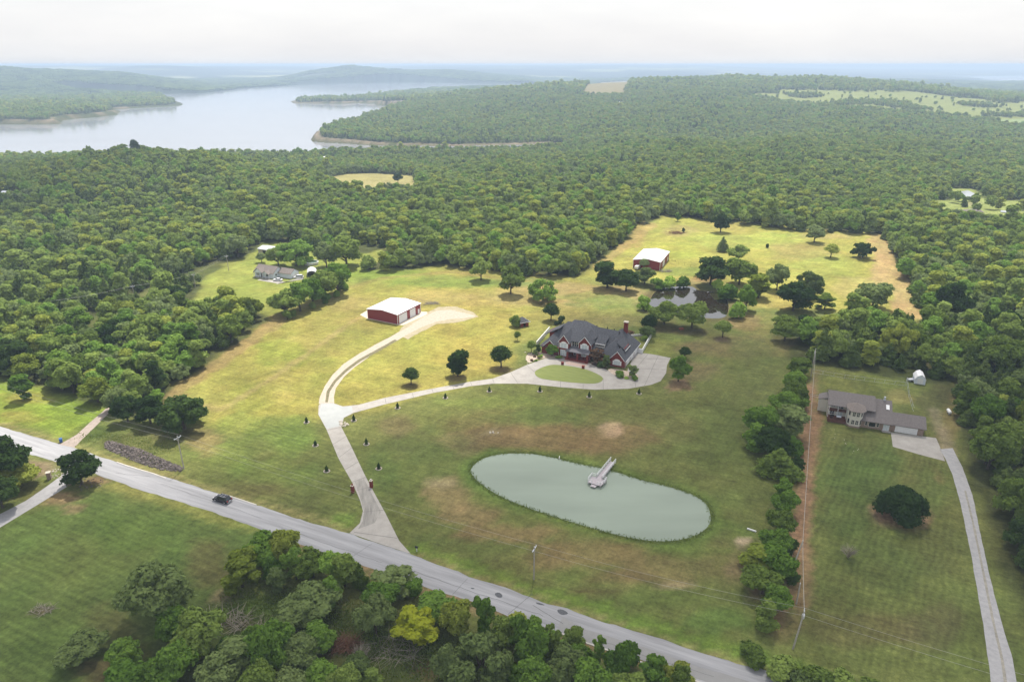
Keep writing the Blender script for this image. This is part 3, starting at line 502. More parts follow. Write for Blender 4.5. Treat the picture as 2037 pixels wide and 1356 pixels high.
drive = [(639, 802), (661, 801), (682, 808), (713, 805), (766, 791), (859, 773), (936, 759), (980, 753), (1016, 740), (1050, 725), (1084, 713), (1097, 713), (1127, 712), (1172, 722), (1206, 735), (1219, 741), (1244, 750), (1250, 732), (1264, 700), (1300, 705), (1334, 712),
         (1327, 726), (1325, 742), (1314, 758), (1296, 765), (1251, 773), (1183, 775), (1115, 770), (1048, 763), (980, 763), (936, 768), (859, 782), (766, 804), (704, 821), (684, 831), (679, 849), (698, 886), (726, 945), (744, 979), (766, 1019), (794, 1075), (817, 1101),
         (760, 1082.5), (704, 1063), (695, 1060), (716, 1040), (722, 1016), (716, 994), (701, 960), (673, 911), (650, 855), (633, 824), (634, 806)]
sheet('driveway', PG(drive), .045, conc)
sheet('driveway_pad', PG([(639, 803), (661, 802), (682, 809), (700, 808), (702, 820), (683, 831), (678, 847), (650, 853), (634, 824)]), .05, conc2)
sheet('driveway_stained', PG([(706, 958), (724, 951), (741, 985), (758, 1018), (745, 1040), (712, 1052), (722, 1036), (724, 1016), (718, 994)]), .05, stained)
jm = mat('joint', (.16, .15, .14), .9)
for a, b_ in [((700, 959), (727, 949)), ((650, 856), (679, 849)), ((673, 911), (700, 890)), ((686, 934), (713, 918)), ((662, 884), (688, 868)), ((710, 975), (737, 968)), ((722, 1018), (764, 1014)), ((704, 1058), (790, 1070)),
              ((766, 791.5), (768, 803)), ((820, 781), (823, 792)), ((859, 773.5), (862, 781)), ((900, 766), (903, 774)), ((936, 760), (939, 767)), ((980, 754), (983, 762)), ((1016, 741), (1030, 762)), ((1048, 727), (1070, 745)),
              ((1200, 775), (1200, 752)), ((1265, 772), (1262, 752)), ((1310, 706), (1282, 767)), ((1290, 703), (1255, 745)), ((1331, 715), (1258, 712)), ((1325, 735), (1252, 733)), ((1115, 770), (1115, 758)), ((1160, 774), (1160, 763))]:
    ribbon('driveway_joint', [a, b_], .12, .012, jm, z0=.045, kind='structure')
isl = PG([(1061, 740), (1077, 731), (1097, 725), (1127, 727), (1161, 733), (1183, 741), (1201, 751), (1197, 760), (1179, 764), (1138, 761), (1093, 756), (1070, 752)])
sheet('island_lawn', smooth_poly(isl, 2), .09, lawnm)
sheet('brick_patio', PG([(1122, 713), (1172, 722), (1163, 731), (1127, 725)]), .06, mat('pinkish_pavers', (.36, .27, .23), .9, noise_s=2, amt=.2))
strip('gravel_track', [(634, 803), (636, 790), (646, 768), (661, 746), (683, 724), (712, 705), (745, 686), (780, 668), (812, 650), (842, 630), (870, 617), (895, 616), (925, 623), (945, 627)],
      [(665, 802), (664, 790), (668, 772), (684, 750), (706, 730), (735, 709), (770, 688), (806, 668), (840, 650), (868, 640), (900, 634), (925, 633), (945, 629)], .03, gravel, .5)
sheet('gravel_apron', jag(PG([(798, 652), (806, 646), (850, 621), (872, 611), (910, 611), (942, 621), (952, 630), (915, 640), (868, 644), (838, 660), (812, 674), (790, 668), (798, 652)]), 1.2), .024, mat('worn_gravel', (.25, .215, .12), .95, noise_s=.5, col2=(.38, .33, .24), detail=9))
strip('grass_median', [(647, 800), (650, 778), (664, 757), (686, 735), (713, 715), (748, 696), (786, 675)], [(652, 800), (656, 779), (669, 759), (691, 738), (718, 718), (753, 699), (790, 678)], .036, track, .3)
strip('gravel_drive', [(1870, 893), (1880, 912), (1895, 945), (1910, 1000), (1927, 1080), (1942, 1160), (1955, 1240), (1968, 1330), (1990, 1480)], [(1895, 891), (1915, 930), (1935, 985), (1950, 1060), (1970, 1150), (1993, 1240), (2012, 1300), (2026, 1370), (2060, 1480)], .03, ggravel, .3)
strip('grass_median', [(1918, 975), (1936, 1050), (1954, 1140), (1972, 1230), (1990, 1310), (2000, 1380)], [(1922, 975), (1940, 1050), (1959, 1140), (1977, 1230), (1996, 1310), (2007, 1380)], .036, mat('sparse_strip', (.27, .25, .21), .95, noise_s=1, amt=.3), .2)
strip('side_drive', [(-200, 1090), (0, 1022), (51, 996), (89, 970), (120, 947), (135, 932)], [(-200, 1130), (0, 1049), (38, 1026), (84, 998), (133, 968), (165, 940)], .028, ggravel, .2)
strip('woods_drive', [(118, 884), (153, 864), (179, 840), (205, 818), (214, 808)], [(148, 890), (165, 872), (190, 848), (216, 822), (222, 812)], .028, mat('dusty_drive', (.3, .25, .215), .95, noise_s=.8, amt=.15), .2)
sheet('garage_apron', PG([(1772, 859), (1862, 871), (1868, 884), (1880, 917), (1830, 904), (1776, 888)]), .03, conc)
sheet('barn_slab', PG([(716, 626), (731, 617), (850, 620), (850, 625), (802, 647), (790, 646), (731, 634)]), .03, mat('pale_slab', (.5, .44, .36), .9, noise_s=.5, amt=.1))
sheet('house_parking', PG([(548, 566), (600, 552), (606, 555), (557, 562)]), .03, conc); sheet('house_walk', PG([(517, 554), (566, 560), (553, 564), (512, 557)]), .03, conc)
sheet('planting_bed', smooth_poly(PG([(1044, 711), (1053, 702), (1072, 700), (1125, 708), (1127, 711), (1098, 713), (1080, 712), (1062, 716), (1052, 724)])), .07, M['mulch'])
sheet('planting_bed', smooth_poly(PG([(1208, 732), (1240, 736), (1270, 745), (1270, 752), (1250, 756), (1230, 750), (1212, 740)])), .07, M['mulch'])
sheet('planting_bed', smooth_poly(PG([(1174, 718), (1206, 729), (1210, 735), (1190, 731), (1174, 724)])), .07, mat('dark_mulch', (.07, .05, .04), .95))
# ------------------------------------------------------------------ tree prototypes
def lobes_for(kind, rg):
    L_ = []
    if kind == 'oak':
        for i in range(24):
            a = rg.uniform(0, 6.28); b = math.asin(rg.uniform(-.75, 1)); k = rg.uniform(.8, 1.05); r = 3.0 * math.cos(b) * k; z = 4.5 + 3.0 * math.sin(b) * k; L_.append((r * math.cos(a), r * math.sin(a), z, rg.uniform(.8, 1.5)))
        L_.append((0, 0, 4.7, 2.6))
    elif kind == 'wide':
        for i in range(36):
            a = rg.uniform(0, 6.28); r = 4.6 * math.sqrt(rg.uniform(.02, 1)); z = 4.9 + rg.uniform(-1.9, 1.6) - r * r * .08; L_.append((r * math.cos(a), r * math.sin(a), z, rg.uniform(.9, 1.6)))
    elif kind == 'upright':
        for i in range(20):
            a = rg.uniform(0, 6.28); z = rg.uniform(1.2, 8.2); r = rg.uniform(.2, 1.7) * (1 - abs(z - 4.4) / 7); L_.append((r * math.cos(a), r * math.sin(a), z, rg.uniform(.8, 1.35)))
    elif kind == 'cedar':
        for i in range(16):
            z = .6 + 7.2 * (i / 15); rr = 1.9 * (1 - (i / 15) ** 1.3) + .15; a = rg.uniform(0, 6.28); r = rr * .55
            L_.append((r * math.cos(a), r * math.sin(a), z, rr * .75 + .12))
    elif kind == 'ball':
        L_.append((0, 0, 3.4, 1.9))
        for i in range(14): a = rg.uniform(0, 6.28); b = rg.uniform(-1.0, 1.5); L_.append((1.1 * math.cos(a) * math.cos(b), 1.1 * math.sin(a) * math.cos(b), 3.5 + 1.35 * math.sin(b), rg.uniform(.8, 1.15)))
    elif kind == 'dome':
        for i in range(44): a = rg.uniform(0, 6.28); b = math.asin(rg.uniform(0, 1)); L_.append((3.2 * math.cos(a) * math.cos(b), 3.2 * math.sin(a) * math.cos(b), 1.5 + 3.5 * math.sin(b), rg.uniform(.8, 1.2)))
        L_.append((0, 0, 2.4, 3.2))
    elif kind == 'bush':
        for i in range(11): a = rg.uniform(0, 6.28); r = rg.uniform(0, 1.2); L_.append((r * math.cos(a), r * math.sin(a), rg.uniform(.7, 2.3) - r * .4, rg.uniform(.6, 1.0)))
    elif kind == 'spray':              # upright leafy shoots
        for i in range(34): a = rg.uniform(0, 6.28); r = rg.uniform(0, 2.0); z = rg.uniform(1.2, 5.9) - r * .5; L_.append((r * math.cos(a), r * math.sin(a), z, rg.uniform(.32, .72)))
    return L_
LEAFK = {'oak': 1., 'wide': 1., 'upright': 1., 'cedar': 1., 'ball': .8, 'dome': .8, 'bush': .8, 'spray': 1.}
def crown_mesh(kind, seed, nleaf, size, m, core=.62):
    rg = random.Random(seed); nr = np.random.default_rng(seed); Lb = np.array(lobes_for(kind, rg)); ar = Lb[:, 3] ** 2; k = nr.choice(len(Lb), int(nleaf * 1.7), p=ar / ar.sum())
    d = nr.normal(size=(len(k), 3)); d /= np.linalg.norm(d, axis=1)[:, None]; d[:, 2] = np.where(d[:, 2] < -.35, -d[:, 2] * .6, d[:, 2])
    rad = Lb[k, 3] * nr.uniform(.78, 1.08, len(k)) ; flat = .82
    bumpy = 1 + .2 * np.sin(d[:, 0] * 7 + k) * np.cos(d[:, 1] * 6 + k * 2) + .1 * np.sin(d[:, 2] * 11 + k)
    p = Lb[k, :3] + d * (rad * bumpy)[:, None] * np.array((1, 1, flat))
    q = (p[:, None, :] - Lb[None, :, :3]) / np.array((1, 1, flat)); inside = (np.linalg.norm(q, axis=2) / Lb[None, :, 3] < .74).sum(1) > 0
    keep = np.where(~inside)[0][:nleaf]; p = p[keep]; d = d[keep]
    nrm = d + nr.normal(size=d.shape) * .55 + np.array((0, 0, .25)); nrm /= np.linalg.norm(nrm, axis=1)[:, None]
    a = np.cross(nrm, nr.normal(size=d.shape)); a /= np.linalg.norm(a, axis=1)[:, None]; b_ = np.cross(nrm, a)
    s = (size * nr.uniform(.6, 1.35, len(p)))[:, None]; e = s * nr.uniform(.45, .8, (len(p), 1))
    V = np.stack([p - a * s, p - b_ * e, p + a * s, p + b_ * e], 1).reshape(-1, 3); Q = np.arange(len(V)).reshape(-1, 4)
    if core:                            # shaded inner mass of twigs and leaves
        n0 = len(V); mb = MB()
        for x, y, z, r in Lb: mb.sph((x, y, z), r * core, r * core, r * core * flat, 6, 4)
        qs = [f if len(f) == 4 else (f[0], f[1], f[2], f[2]) for f in mb.f]
        tri = [f for f in mb.f if len(f) == 3]; quad = [f for f in mb.f if len(f) == 4]
        cv = np.array(mb.v); V = np.concatenate([V, cv]); fs = [tuple(x) for x in Q] + [tuple(i + n0 for i in f) for f in mb.f]
        me = bpy.data.meshes.new('crown'); me.from_pydata(V.tolist(), [], fs); me.materials.append(m); me.update(); return me
    return bulk('crown', V, Q, m)
def trunk_mesh(kind, seed, simple=False):
    rg = random.Random(seed); Lb = lobes_for(kind, rg); mb = MB(); zt = {'ball': 2.9, 'oak': 3.0, 'wide': 2.6, 'upright': 4.5, 'cedar': 6.5, 'dome': 3, 'bush': .8, 'spray': 2.2}[kind]
    r0 = {'ball': .15, 'oak': .26, 'wide': .36, 'upright': .2, 'cedar': .16, 'dome': .4, 'bush': .09, 'spray': .13}[kind]
    mb.tube((0, 0, -.2), (0, 0, .3), r0 * 1.5, r0, 7, False); mb.tube((0, 0, .3), (.05, 0, zt), r0, r0 * .6, 7, False)
    if not simple:
        for x, y, z, r in Lb[:12]:
            s = min(zt, max(.6, z * .5)); mb.tube((0, 0, s), (x * .55, y * .55, (s + z) / 2 + .2), r0 * .5, r0 * .3, 5, False); mb.tube((x * .55, y * .55, (s + z) / 2 + .2), (x, y, z), r0 * .3, r0 * .1, 5, False)
    return mb.mesh('trunk', M['bark'])
DIM = {'oak': (8.2, 8.6), 'wide': (11.6, 8.0), 'upright': (4.6, 9.2), 'cedar': (4.2, 8.4), 'ball': (4.6, 5.9), 'dome': (8.2, 5.9), 'bush': (3.5, 3.0), 'spray': (4.6, 6.3)}
NEAR = {'oak': (5600, .3), 'wide': (7500, .32), 'upright': (4400, .28), 'cedar': (4600, .2), 'ball': (3300, .19), 'dome': (13000, .2), 'bush': (1800, .22), 'spray': (3200, .25)}
PRO = {}
for k, (nl, sz) in NEAR.items():
    PRO[k] = [(crown_mesh(k, 100 + 7 * j + len(k), nl, sz, F['oak'], {'wide': .55, 'spray': .3, 'dome': .84}.get(k, .58)), trunk_mesh(k, 100 + 7 * j + len(k))) for j in range(3 if k in ('oak', 'upright', 'wide') else 2)]
TREES = []                              # x, y, crown radius, for keeping the woodland off them
NT = 0
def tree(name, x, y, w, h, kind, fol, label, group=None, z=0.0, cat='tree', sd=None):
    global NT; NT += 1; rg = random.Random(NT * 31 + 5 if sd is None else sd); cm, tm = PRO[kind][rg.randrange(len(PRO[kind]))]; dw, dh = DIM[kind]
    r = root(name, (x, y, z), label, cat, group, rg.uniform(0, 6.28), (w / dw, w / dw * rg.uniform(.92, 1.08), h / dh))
    link('trunk', tm, r); c = link('crown', cm, r); c.material_slots[0].link = 'OBJECT'; c.material_slots[0].material = F['deep_' + fol if y < 330 and 'deep_' + fol in F else fol]  # nearer trees take the leaf colours with shade painted in
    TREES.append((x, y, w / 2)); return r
def ptree(bx, by, wpx, top, kind, fol, label, group=None, name='tree', cat='tree', blob=False):
    X_, Y_ = G(bx, by); dp = depth(X_, Y_, 2); w = wpx * dp / FPX; th = math.atan2(HCAM, math.hypot(X_, Y_))
    if blob:                            # by is the lowest visible leaf, not the foot of the trunk
        E_ = (by - top) * dp / FPX; h = math.sqrt(max(E_ * E_ - (w * math.sin(th)) ** 2, (.55 * w * math.cos(th)) ** 2)) / math.cos(th)
        X_, Y_ = G(bx, (by + top) / 2, h / 2)
    else:
        H0 = max(.5, top_h(bx, by, top)); h = H0
        for _ in range(6): h = max(.62 * H0, H0 - (math.hypot(.36 * h * math.cos(th), w / 2 * math.sin(th)) / math.cos(th) - .36 * h))
    return tree(name, X_, Y_, w, h, kind, fol, label, group, cat=cat)
# ------------------------------------------------------------------ trees one can point to
LW = 'trees on the lawns around the brick house'
for a in [
 (818, 764, 38, 729, 'ball', 'dark', 'small round dark green tree on the yellow lawn, nearest the gravel track'),
 (911, 748, 44, 692, 'upright', 'dark', 'pointed dark green tree between two round ones on the yellow lawn'),
 (997, 730, 48, 684, 'ball', 'dark', 'large round dark green tree by the driveway left of the brick house'),
 (1096, 637, 37, 602, 'ball', 'dark', 'round dark green tree behind the left end of the brick house'),
 (1057, 701, 20, 676, 'ball', 'oak', 'small ornamental tree in the gravel bed at the left corner of the brick house'),
 (1029, 677, 14, 658, 'ball', 'oak', 'tiny sapling on the lawn between the gazebo and the brick house'),
 (1437, 671, 38, 635, 'ball', 'oak', 'lone round tree on brown grass right of the farm pond'),
 (1362, 713, 28, 688, 'ball', 'dark', 'small dark round tree at the far corner of the concrete parking court'),
 (1349, 758, 46, 706, 'oak', 'fresh', 'bright green tree on a bare patch beside the concrete parking court'),
 (1290, 662, 36, 624, 'ball', 'dark', 'dark round tree behind the white wall at the right of the brick house'),
 (1287, 674, 34, 647, 'ball', 'grey', 'low grey green tree inside the white walled garden'),
 (1321, 645, 62, 596, 'oak', 'oak', 'left one of two broad oaks on the near bank of the farm pond'),
 (1376, 652, 62, 595, 'oak', 'oak', 'right one of two broad oaks on the near bank of the farm pond'),
 (957, 557, 46, 508, 'oak', 'oak', 'oak standing in front of the wood edge, leftmost of three north of the barn'),
 (1016, 584, 56, 524, 'oak', 'oak', 'tall spreading oak in the grass, middle of three north of the barn'),
 (1080, 597, 66, 549, 'wide', 'fresh', 'wide low green tree in the grass, rightmost of three north of the barn'),
 (1208, 573, 56, 517, 'upright', 'dark', 'dark oak at the left end of the trio between wood and farm pond'),
 (1245, 579, 50, 534, 'oak', 'dark', 'dark rounded tree in the middle of the trio between wood and farm pond'),
 (1282, 565, 44, 530, 'oak', 'grey', 'dull tree in front of the distant red barn'),
 (1281, 536, 22, 514, 'ball', 'grey', 'small grey tree against the gable of the distant red barn'),
 (1619, 482, 40, 446, 'oak', 'grey', 'round oak in the far field near the back fence'),
 (1652, 512, 32, 484, 'ball', 'olive', 'smallest of three field trees, thin and olive green'),
 (1715, 513, 48, 476, 'wide', 'dark', 'dark oak near the right edge of the far field'),
 (1433, 462, 38, 422, 'oak', 'dark', 'dark oak standing clear of the far wood edge'),
 (1348, 440, 11, 422, 'upright', 'fresh', 'slim young tree at the far left corner of the far field'),
 (1437, 500, 19, 468, 'cedar', 'grey', 'narrow pale cedar at the near edge of the far field'),
 (1468, 518, 44, 485, 'oak', 'oak', 'oak at the top of the clump beside the farm pond'),
 (1413, 566, 68, 508, 'oak', 'dark', 'big dark tree at the left of the clump above the farm pond'),
 (1470, 566, 66, 510, 'oak', 'oak', 'big oak in the middle of the clump above the farm pond'),
 (1508, 592, 48, 540, 'upright', 'olive', 'yellowish tree right of the farm pond'),
 (1545, 577, 44, 524, 'oak', 'grey', 'open crowned tree with visible trunk right of the farm pond'),
 (1428, 576, 25, 553, 'bush', 'lime', 'bright green willow bush at the back edge of the farm pond'),
 (1450, 596, 44, 562, 'bush', 'fresh', 'bushy tree overhanging the right bank of the farm pond'),
 (1484, 618, 44, 566, 'oak', 'fresh', 'leafy tree behind the lime willow at the farm pond'),
 (1464, 633, 40, 597, 'bush', 'lime', 'yellow green willow at the right end of the farm pond'),
 (1280, 616, 27, 586, 'bush', 'lime', 'rounded bright green willow at the left end of the farm pond'),
 (1308, 574, 30, 551, 'bush', 'fresh', 'willow bush on the back bank of the farm pond, leftmost of three'),
 (1333, 572, 34, 546, 'bush', 'lime', 'willow bush on the back bank of the farm pond, middle of three'),
 (1360, 571, 34, 547, 'bush', 'fresh', 'willow bush on the back bank of the farm pond, rightmost of three'),
 (1605, 590, 62, 533, 'wide', 'grey', 'tall grey green oak at the near edge of the far field'),
 (1577, 618, 76, 560, 'oak', 'dark', 'dark spreading tree below the tall grey oak'),
 (1640, 615, 44, 580, 'spray', 'oak', 'ragged small tree at the lower edge of the far field'),
 (1735, 612, 72, 556, 'oak', 'grey', 'tall green tree over the thicket at the lower edge of the far field'),
 (1560, 678, 64, 626, 'oak', 'oak', 'round oak at the left tip of the right hand thicket'),
 (590, 528, 78, 470, 'wide', 'fresh', 'big bright tree behind the white house'),
 (554, 528, 44, 488, 'oak', 'oak', 'dark tree behind the roof of the white house'),
 (521, 522, 22, 502, 'ball', 'grey', 'small grey tree by the little shed behind the white house'),
 (650, 532, 50, 480, 'oak', 'grey', 'tree just right of the round swimming pool'),
 (690, 530, 70, 468, 'oak', 'oak', 'tall oak beside the track behind the lawn of the white house'),
 (735, 535, 36, 505, 'bush', 'oak', 'bushy tree where the track leaves the field by the wood'),
 (367, 852, 116, 772, 'wide', 'dark', 'great spreading dark oak alone above the road pole'),
 (255, 838, 56, 780, 'oak', 'dark', 'dark tree beside the lane into the woods'),
 (300, 842, 60, 785, 'oak', 'dark', 'dark oak touching the great spreading oak'),
 (163, 963, 74, 893, 'oak', 'dark', 'oak with low branches over the brick post at the road junction'),
 (792, 366, 22, 344, 'ball', 'dark', 'lone tree in the small distant clearing'),
 (345, 300, 15, 270, 'ball', 'dark', 'tree rising highest over the skyline of the wood against the lake')]:
    if a[1] < 320: t_ = math.atan((a[0] - 1018.5) / FPX / cP * 1.0); X_, Y_ = 790 * math.sin(t_) , 790 * math.cos(t_); z_ = float(terrain([X_], [Y_])[0][0]); tree('tree', X_, Y_, 9, 18, a[4], a[5], a[6], z=z_); continue
    if a[1] < 400: X_, Y_, z_ = GT(a[0], a[1], -5); s_ = depth(X_, Y_, z_) / FPX; tree('tree', X_, Y_, a[2] * s_, (a[1] - a[3]) * s_, a[4], F and a[5], a[6], z=z_)
    else: ptree(a[0], a[1], a[2], a[3], a[4], a[5], a[6], LW if 1040 < a[0] < 1370 and 600 < a[1] < 760 else None)
ptree(1798, 1042, 98, 964, 'dome', 'evergreen', 'huge dome shaped dark cedar on a brown ring in the right lawn', blob=True, name='cedar_tree')
ptree(1359, 462, 7, 452, 'bush', 'dark', 'tiny dark bush near the stick pile in the far field', name='bush', cat='bush')
ptree(1526, 493, 9, 484, 'bush', 'dark', 'tiny dark bush in the middle of the far field', name='bush', cat='bush')
ptree(1116, 643, 15, 626, 'bush', 'dark', 'clipped egg shaped shrub behind the brick house', name='bush', cat='bush')
ptree(1107, 646, 10, 637, 'bush', 'dark', 'smaller shrub left of the egg shaped one behind the brick house', name='bush', cat='bush')
ptree(1026, 650, 26, 625, 'bush', 'oak', 'flowering shrub in front of the brick gazebo', name='bush', cat='bush')
HG = 'trees of the hedgerow between the two lawns'; ow = ['topmost', 'second', 'third', 'fourth', 'fifth', 'sixth', 'seventh', 'eighth', 'ninth', 'tenth', 'eleventh', 'twelfth', 'thirteenth', 'fourteenth', 'fifteenth', 'sixteenth', 'seventeenth', 'eighteenth', 'nineteenth', 'lowest']
hl = [(1592, 748, 36, 708, 'upright', 'oak'), (1584, 778, 40, 732, 'oak', 'fresh'), (1578, 806, 42, 756, 'oak', 'oak'), (1562, 822, 46, 775, 'oak', 'fresh'), (1520, 868, 56, 800, 'oak', 'fresh'), (1566, 870, 54, 806, 'upright', 'grey'), (1508, 894, 38, 840, 'upright', 'fresh'), (1540, 914, 66, 842, 'oak', 'dark'),
      (1572, 914, 34, 862, 'oak', 'fresh'), (1552, 948, 56, 884, 'cedar', 'oak'), (1560, 992, 34, 948, 'spray', 'fresh'), (1564, 1024, 42, 972, 'oak', 'fresh'), (1555, 1062, 44, 1008, 'oak', 'oak'), (1545, 1100, 50, 1044, 'oak', 'fresh'), (1508, 1140, 56, 1078, 'upright', 'olive'),
      (1546, 1150, 60, 1082, 'oak', 'fresh'), (1520, 1188, 62, 1122, 'oak', 'oak'), (1545, 1214, 44, 1160, 'oak', 'fresh'), (1528, 1250, 36, 1192, 'upright', 'oak'), (1500, 1322, 50, 1278, 'bush', 'oak')]
for i_, a in enumerate(hl): a = (a[0], a[1] + 3, a[2] * 1.3) + a[3:]; ptree(*a, f'{ow[i_]} tree of the hedgerow, counted down from the power pole towards the road', HG, blob=True)
RG = 'trees of the row along the field by the white house'
for i_, a in enumerate([(566, 628, 60, 572, 'oak', 'oak'), (594, 620, 60, 560, 'oak', 'fresh'), (620, 608, 62, 548, 'oak', 'fresh'), (646, 596, 64, 536, 'oak', 'oak'), (670, 586, 62, 522, 'oak', 'fresh')]):
    ptree(*a, f"{['nearest', 'second', 'third', 'fourth', 'farthest'][i_]} tree of the short row between the white house and the field", RG, blob=True)
BG = 'trees of the roadside grove at the bottom'
for i_, a in enumerate([
 (477, 1172, 74, 1095, 'spray', 'olive', 'yellow tinged small tree at the left tip of the roadside grove'),
 (520, 1130, 84, 1052, 'oak', 'fresh', 'bright full tree at the upper left corner of the roadside grove'),
 (566, 1120, 60, 1046, 'oak', 'olive', 'rounded olive tree reaching the road edge at the grove corner'),
 (585, 1150, 40, 1085, 'spray', 'fresh', 'slender light tree behind the grove corner by the road'),
 (552, 1172, 34, 1125, 'upright', 'grey', 'small upright tree inside the grove below its upper corner'),
 (620, 1152, 64, 1090, 'oak', 'oak', 'mid green tree along the road, second clump of the grove'),
 (658, 1152, 46, 1096, 'oak', 'lime', 'tree with a lime yellow top on the road side of the grove'),
 (682, 1166, 54, 1100, 'upright', 'oak', 'dark upright tree right of the lime topped one'),
 (716, 1166, 26, 1116, 'cedar', 'oak', 'narrow cedar between road and grove'),
 (778, 1178, 84, 1126, 'spray', 'grey', 'feathery grey green tree leaning over the road verge'),
 (760, 1216, 70, 1150, 'oak', 'fresh', 'dense green tree under the feathery grey one'),
 (745, 1262, 66, 1178, 'oak', 'grey', 'grey green lobe shaped tree in the centre of the grove'),
 (612, 1246, 110, 1150, 'oak', 'grey', 'broad grey green oak in the middle of the grove above the dead brush'),
 (660, 1200, 40, 1148, 'spray', 'fresh', 'thin tree at the shoulder of the broad grey oak'),
 (312, 1246, 128, 1114, 'oak', 'grey', 'largest grey oak standing in the bottom left field'),
 (338, 1276, 62, 1202, 'oak', 'fresh', 'small bright tree against the foot of the largest grey oak'),
 (390, 1316, 96, 1205, 'oak', 'oak', 'full dark oak right of the largest grey oak'),
 (160, 1318, 84, 1252, 'oak', 'grey', 'low dark crowned tree alone in the bottom left field'),
 (246, 1336, 62, 1268, 'oak', 'fresh', 'small round tree between the lone low tree and the grove'),
 (262, 1396, 76, 1306, 'upright', 'fresh', 'bright tree cut by the bottom edge, leftmost of the grove'),
 (345, 1372, 86, 1274, 'oak', 'fresh', 'light green tree at the bottom edge below the full dark oak'),
 (440, 1392, 96, 1292, 'oak', 'grey', 'wide grey tree at the bottom edge, left of centre'),
 (470, 1350, 80, 1262, 'upright', 'grey', 'thin foliaged grey tree beside the fallen white branches'),
 (535, 1336, 80, 1228, 'oak', 'fresh', 'tall fresh green tree right of the fallen white branches'),
 (516, 1400, 70, 1310, 'oak', 'oak', 'green tree at the bottom edge under the tall fresh green one'),
 (632, 1300, 68, 1232, 'oak', 'fresh', 'bright round tree just left of the rust brown brush'),
 (590, 1338, 74, 1262, 'oak', 'grey', 'grey green tree below the bright round one'),
 (640, 1372, 66, 1308, 'oak', 'fresh', 'round bright tree at the bottom edge beside the rust brown brush'),
 (570, 1410, 76, 1330, 'oak', 'grey', 'grey tree at the bottom edge left of the round bright one'),
 (826, 1292, 92, 1206, 'spray', 'yellow', 'vivid yellow tree in the roadside grove'),
 (868, 1236, 76, 1178, 'oak', 'fresh', 'green tree behind the vivid yellow one'),
 (908, 1262, 60, 1188, 'oak', 'olive', 'olive tree right of the vivid yellow one'),
 (848, 1202, 24, 1172, 'cedar', 'oak', 'tiny cedar by the road above the vivid yellow tree'),
 (963, 1262, 44, 1186, 'spray', 'fresh', 'pointed bright tree rising over the road edge'),
 (955, 1382, 134, 1248, 'wide', 'grey', 'very broad silvery green tree below the pointed one'),
 (886, 1352, 50, 1282, 'oak', 'grey', 'silvery tree right under the vivid yellow one'),
 (1000, 1290, 56, 1224, 'oak', 'oak', 'tree along the road, next after the pointed bright one'),
 (1036, 1300, 46, 1220, 'spray', 'fresh', 'twiggy tree with bare tips by the road'),
 (1062, 1332, 60, 1240, 'oak', 'fresh', 'deep green tree beside the very broad silvery one'),
 (1098, 1318, 38, 1240, 'spray', 'oak', 'slim pointed tree where the new asphalt starts'),
 (1120, 1362, 76, 1276, 'oak', 'grey', 'grey green tree halfway along the lower road edge'),
 (1150, 1330, 44, 1276, 'oak', 'fresh', 'small leafy tree on the verge below the new asphalt'),
 (1192, 1326, 34, 1264, 'spray', 'fresh', 'spiky bright sapling reaching over the kerb'),
 (1178, 1394, 74, 1310, 'oak', 'fresh', 'bright tree at the bottom edge under the spiky sapling'),
 (1236, 1356, 56, 1276, 'oak', 'fresh', 'two tipped bright tree against the kerb'),
 (1060, 1400, 70, 1312, 'oak', 'fresh', 'green tree at the bottom edge right of the silvery one'),
 (1300, 1378, 64, 1302, 'spray', 'fresh', 'bright tree by the white kerb near the end of the grove'),
 (1250, 1408, 70, 1330, 'oak', 'oak', 'tree at the bottom edge near the end of the grove'),
 (1350, 1392, 44, 1326, 'spray', 'oak', 'last small tree of the grove before the road leaves the photo'),
 (1590, 1380, 46, 1338, 'bush', 'grey', 'pale scrubby bush at the very bottom edge by the road'),
 (-10, 965, 100, 862, 'oak', 'dark', 'dark tree cut by the left edge above the side drive'),
 (36, 968, 64, 918, 'oak', 'olive', 'olive tipped low tree at the left edge'),
 (-5, 1012, 70, 940, 'oak', 'dark', 'lower dark tree at the left edge by the side drive'),
 (40, 792, 34, 738, 'upright', 'fresh', 'slim young tree on the sunny strip at the far left'),
 ]): ptree(a[0], a[1] + 4, a[2] * 1.14, *a[3:7], BG if a[1] > 1100 else None, blob=True)
for i_, (a, b_) in enumerate([((1560, 1340), 0), ((1620, 1356), 0), ((1680, 1368), 0), ((1740, 1384), 0)]):
    ptree(a[0], a[1], 74, a[1] - 30, 'bush', 'oak', f"{['leftmost', 'second', 'third', 'rightmost'][i_]} low bush of the scrub strip along the lower right roadside", 'scrub bushes along the roadside', blob=True, name='bush', cat='bush')
def fill(poly, n_, seed, wr, hr, kinds, fols, label, group, sp=.55):
    rg = random.Random(seed); q = PG(poly); mn, mxx = q.min(0), q.max(0); c = 0; tries = 0; mine = []
    while c < n_ and tries < 4000:
        tries += 1; x, y = rg.uniform(mn[0], mxx[0]), rg.uniform(mn[1], mxx[1])
        if sdf([(x, y)], q)[0] < 0: continue
        w = rg.uniform(*wr)
        if any(math.hypot(x - a, y - b_) < (r * .8 + w * .35) * sp * 1.6 for a, b_, r in TREES): continue
        tree('tree', x, y, w, w * rg.uniform(*hr), rg.choice(kinds), rg.choice(fols), label, group, sd=rg.randrange(9999)); c += 1
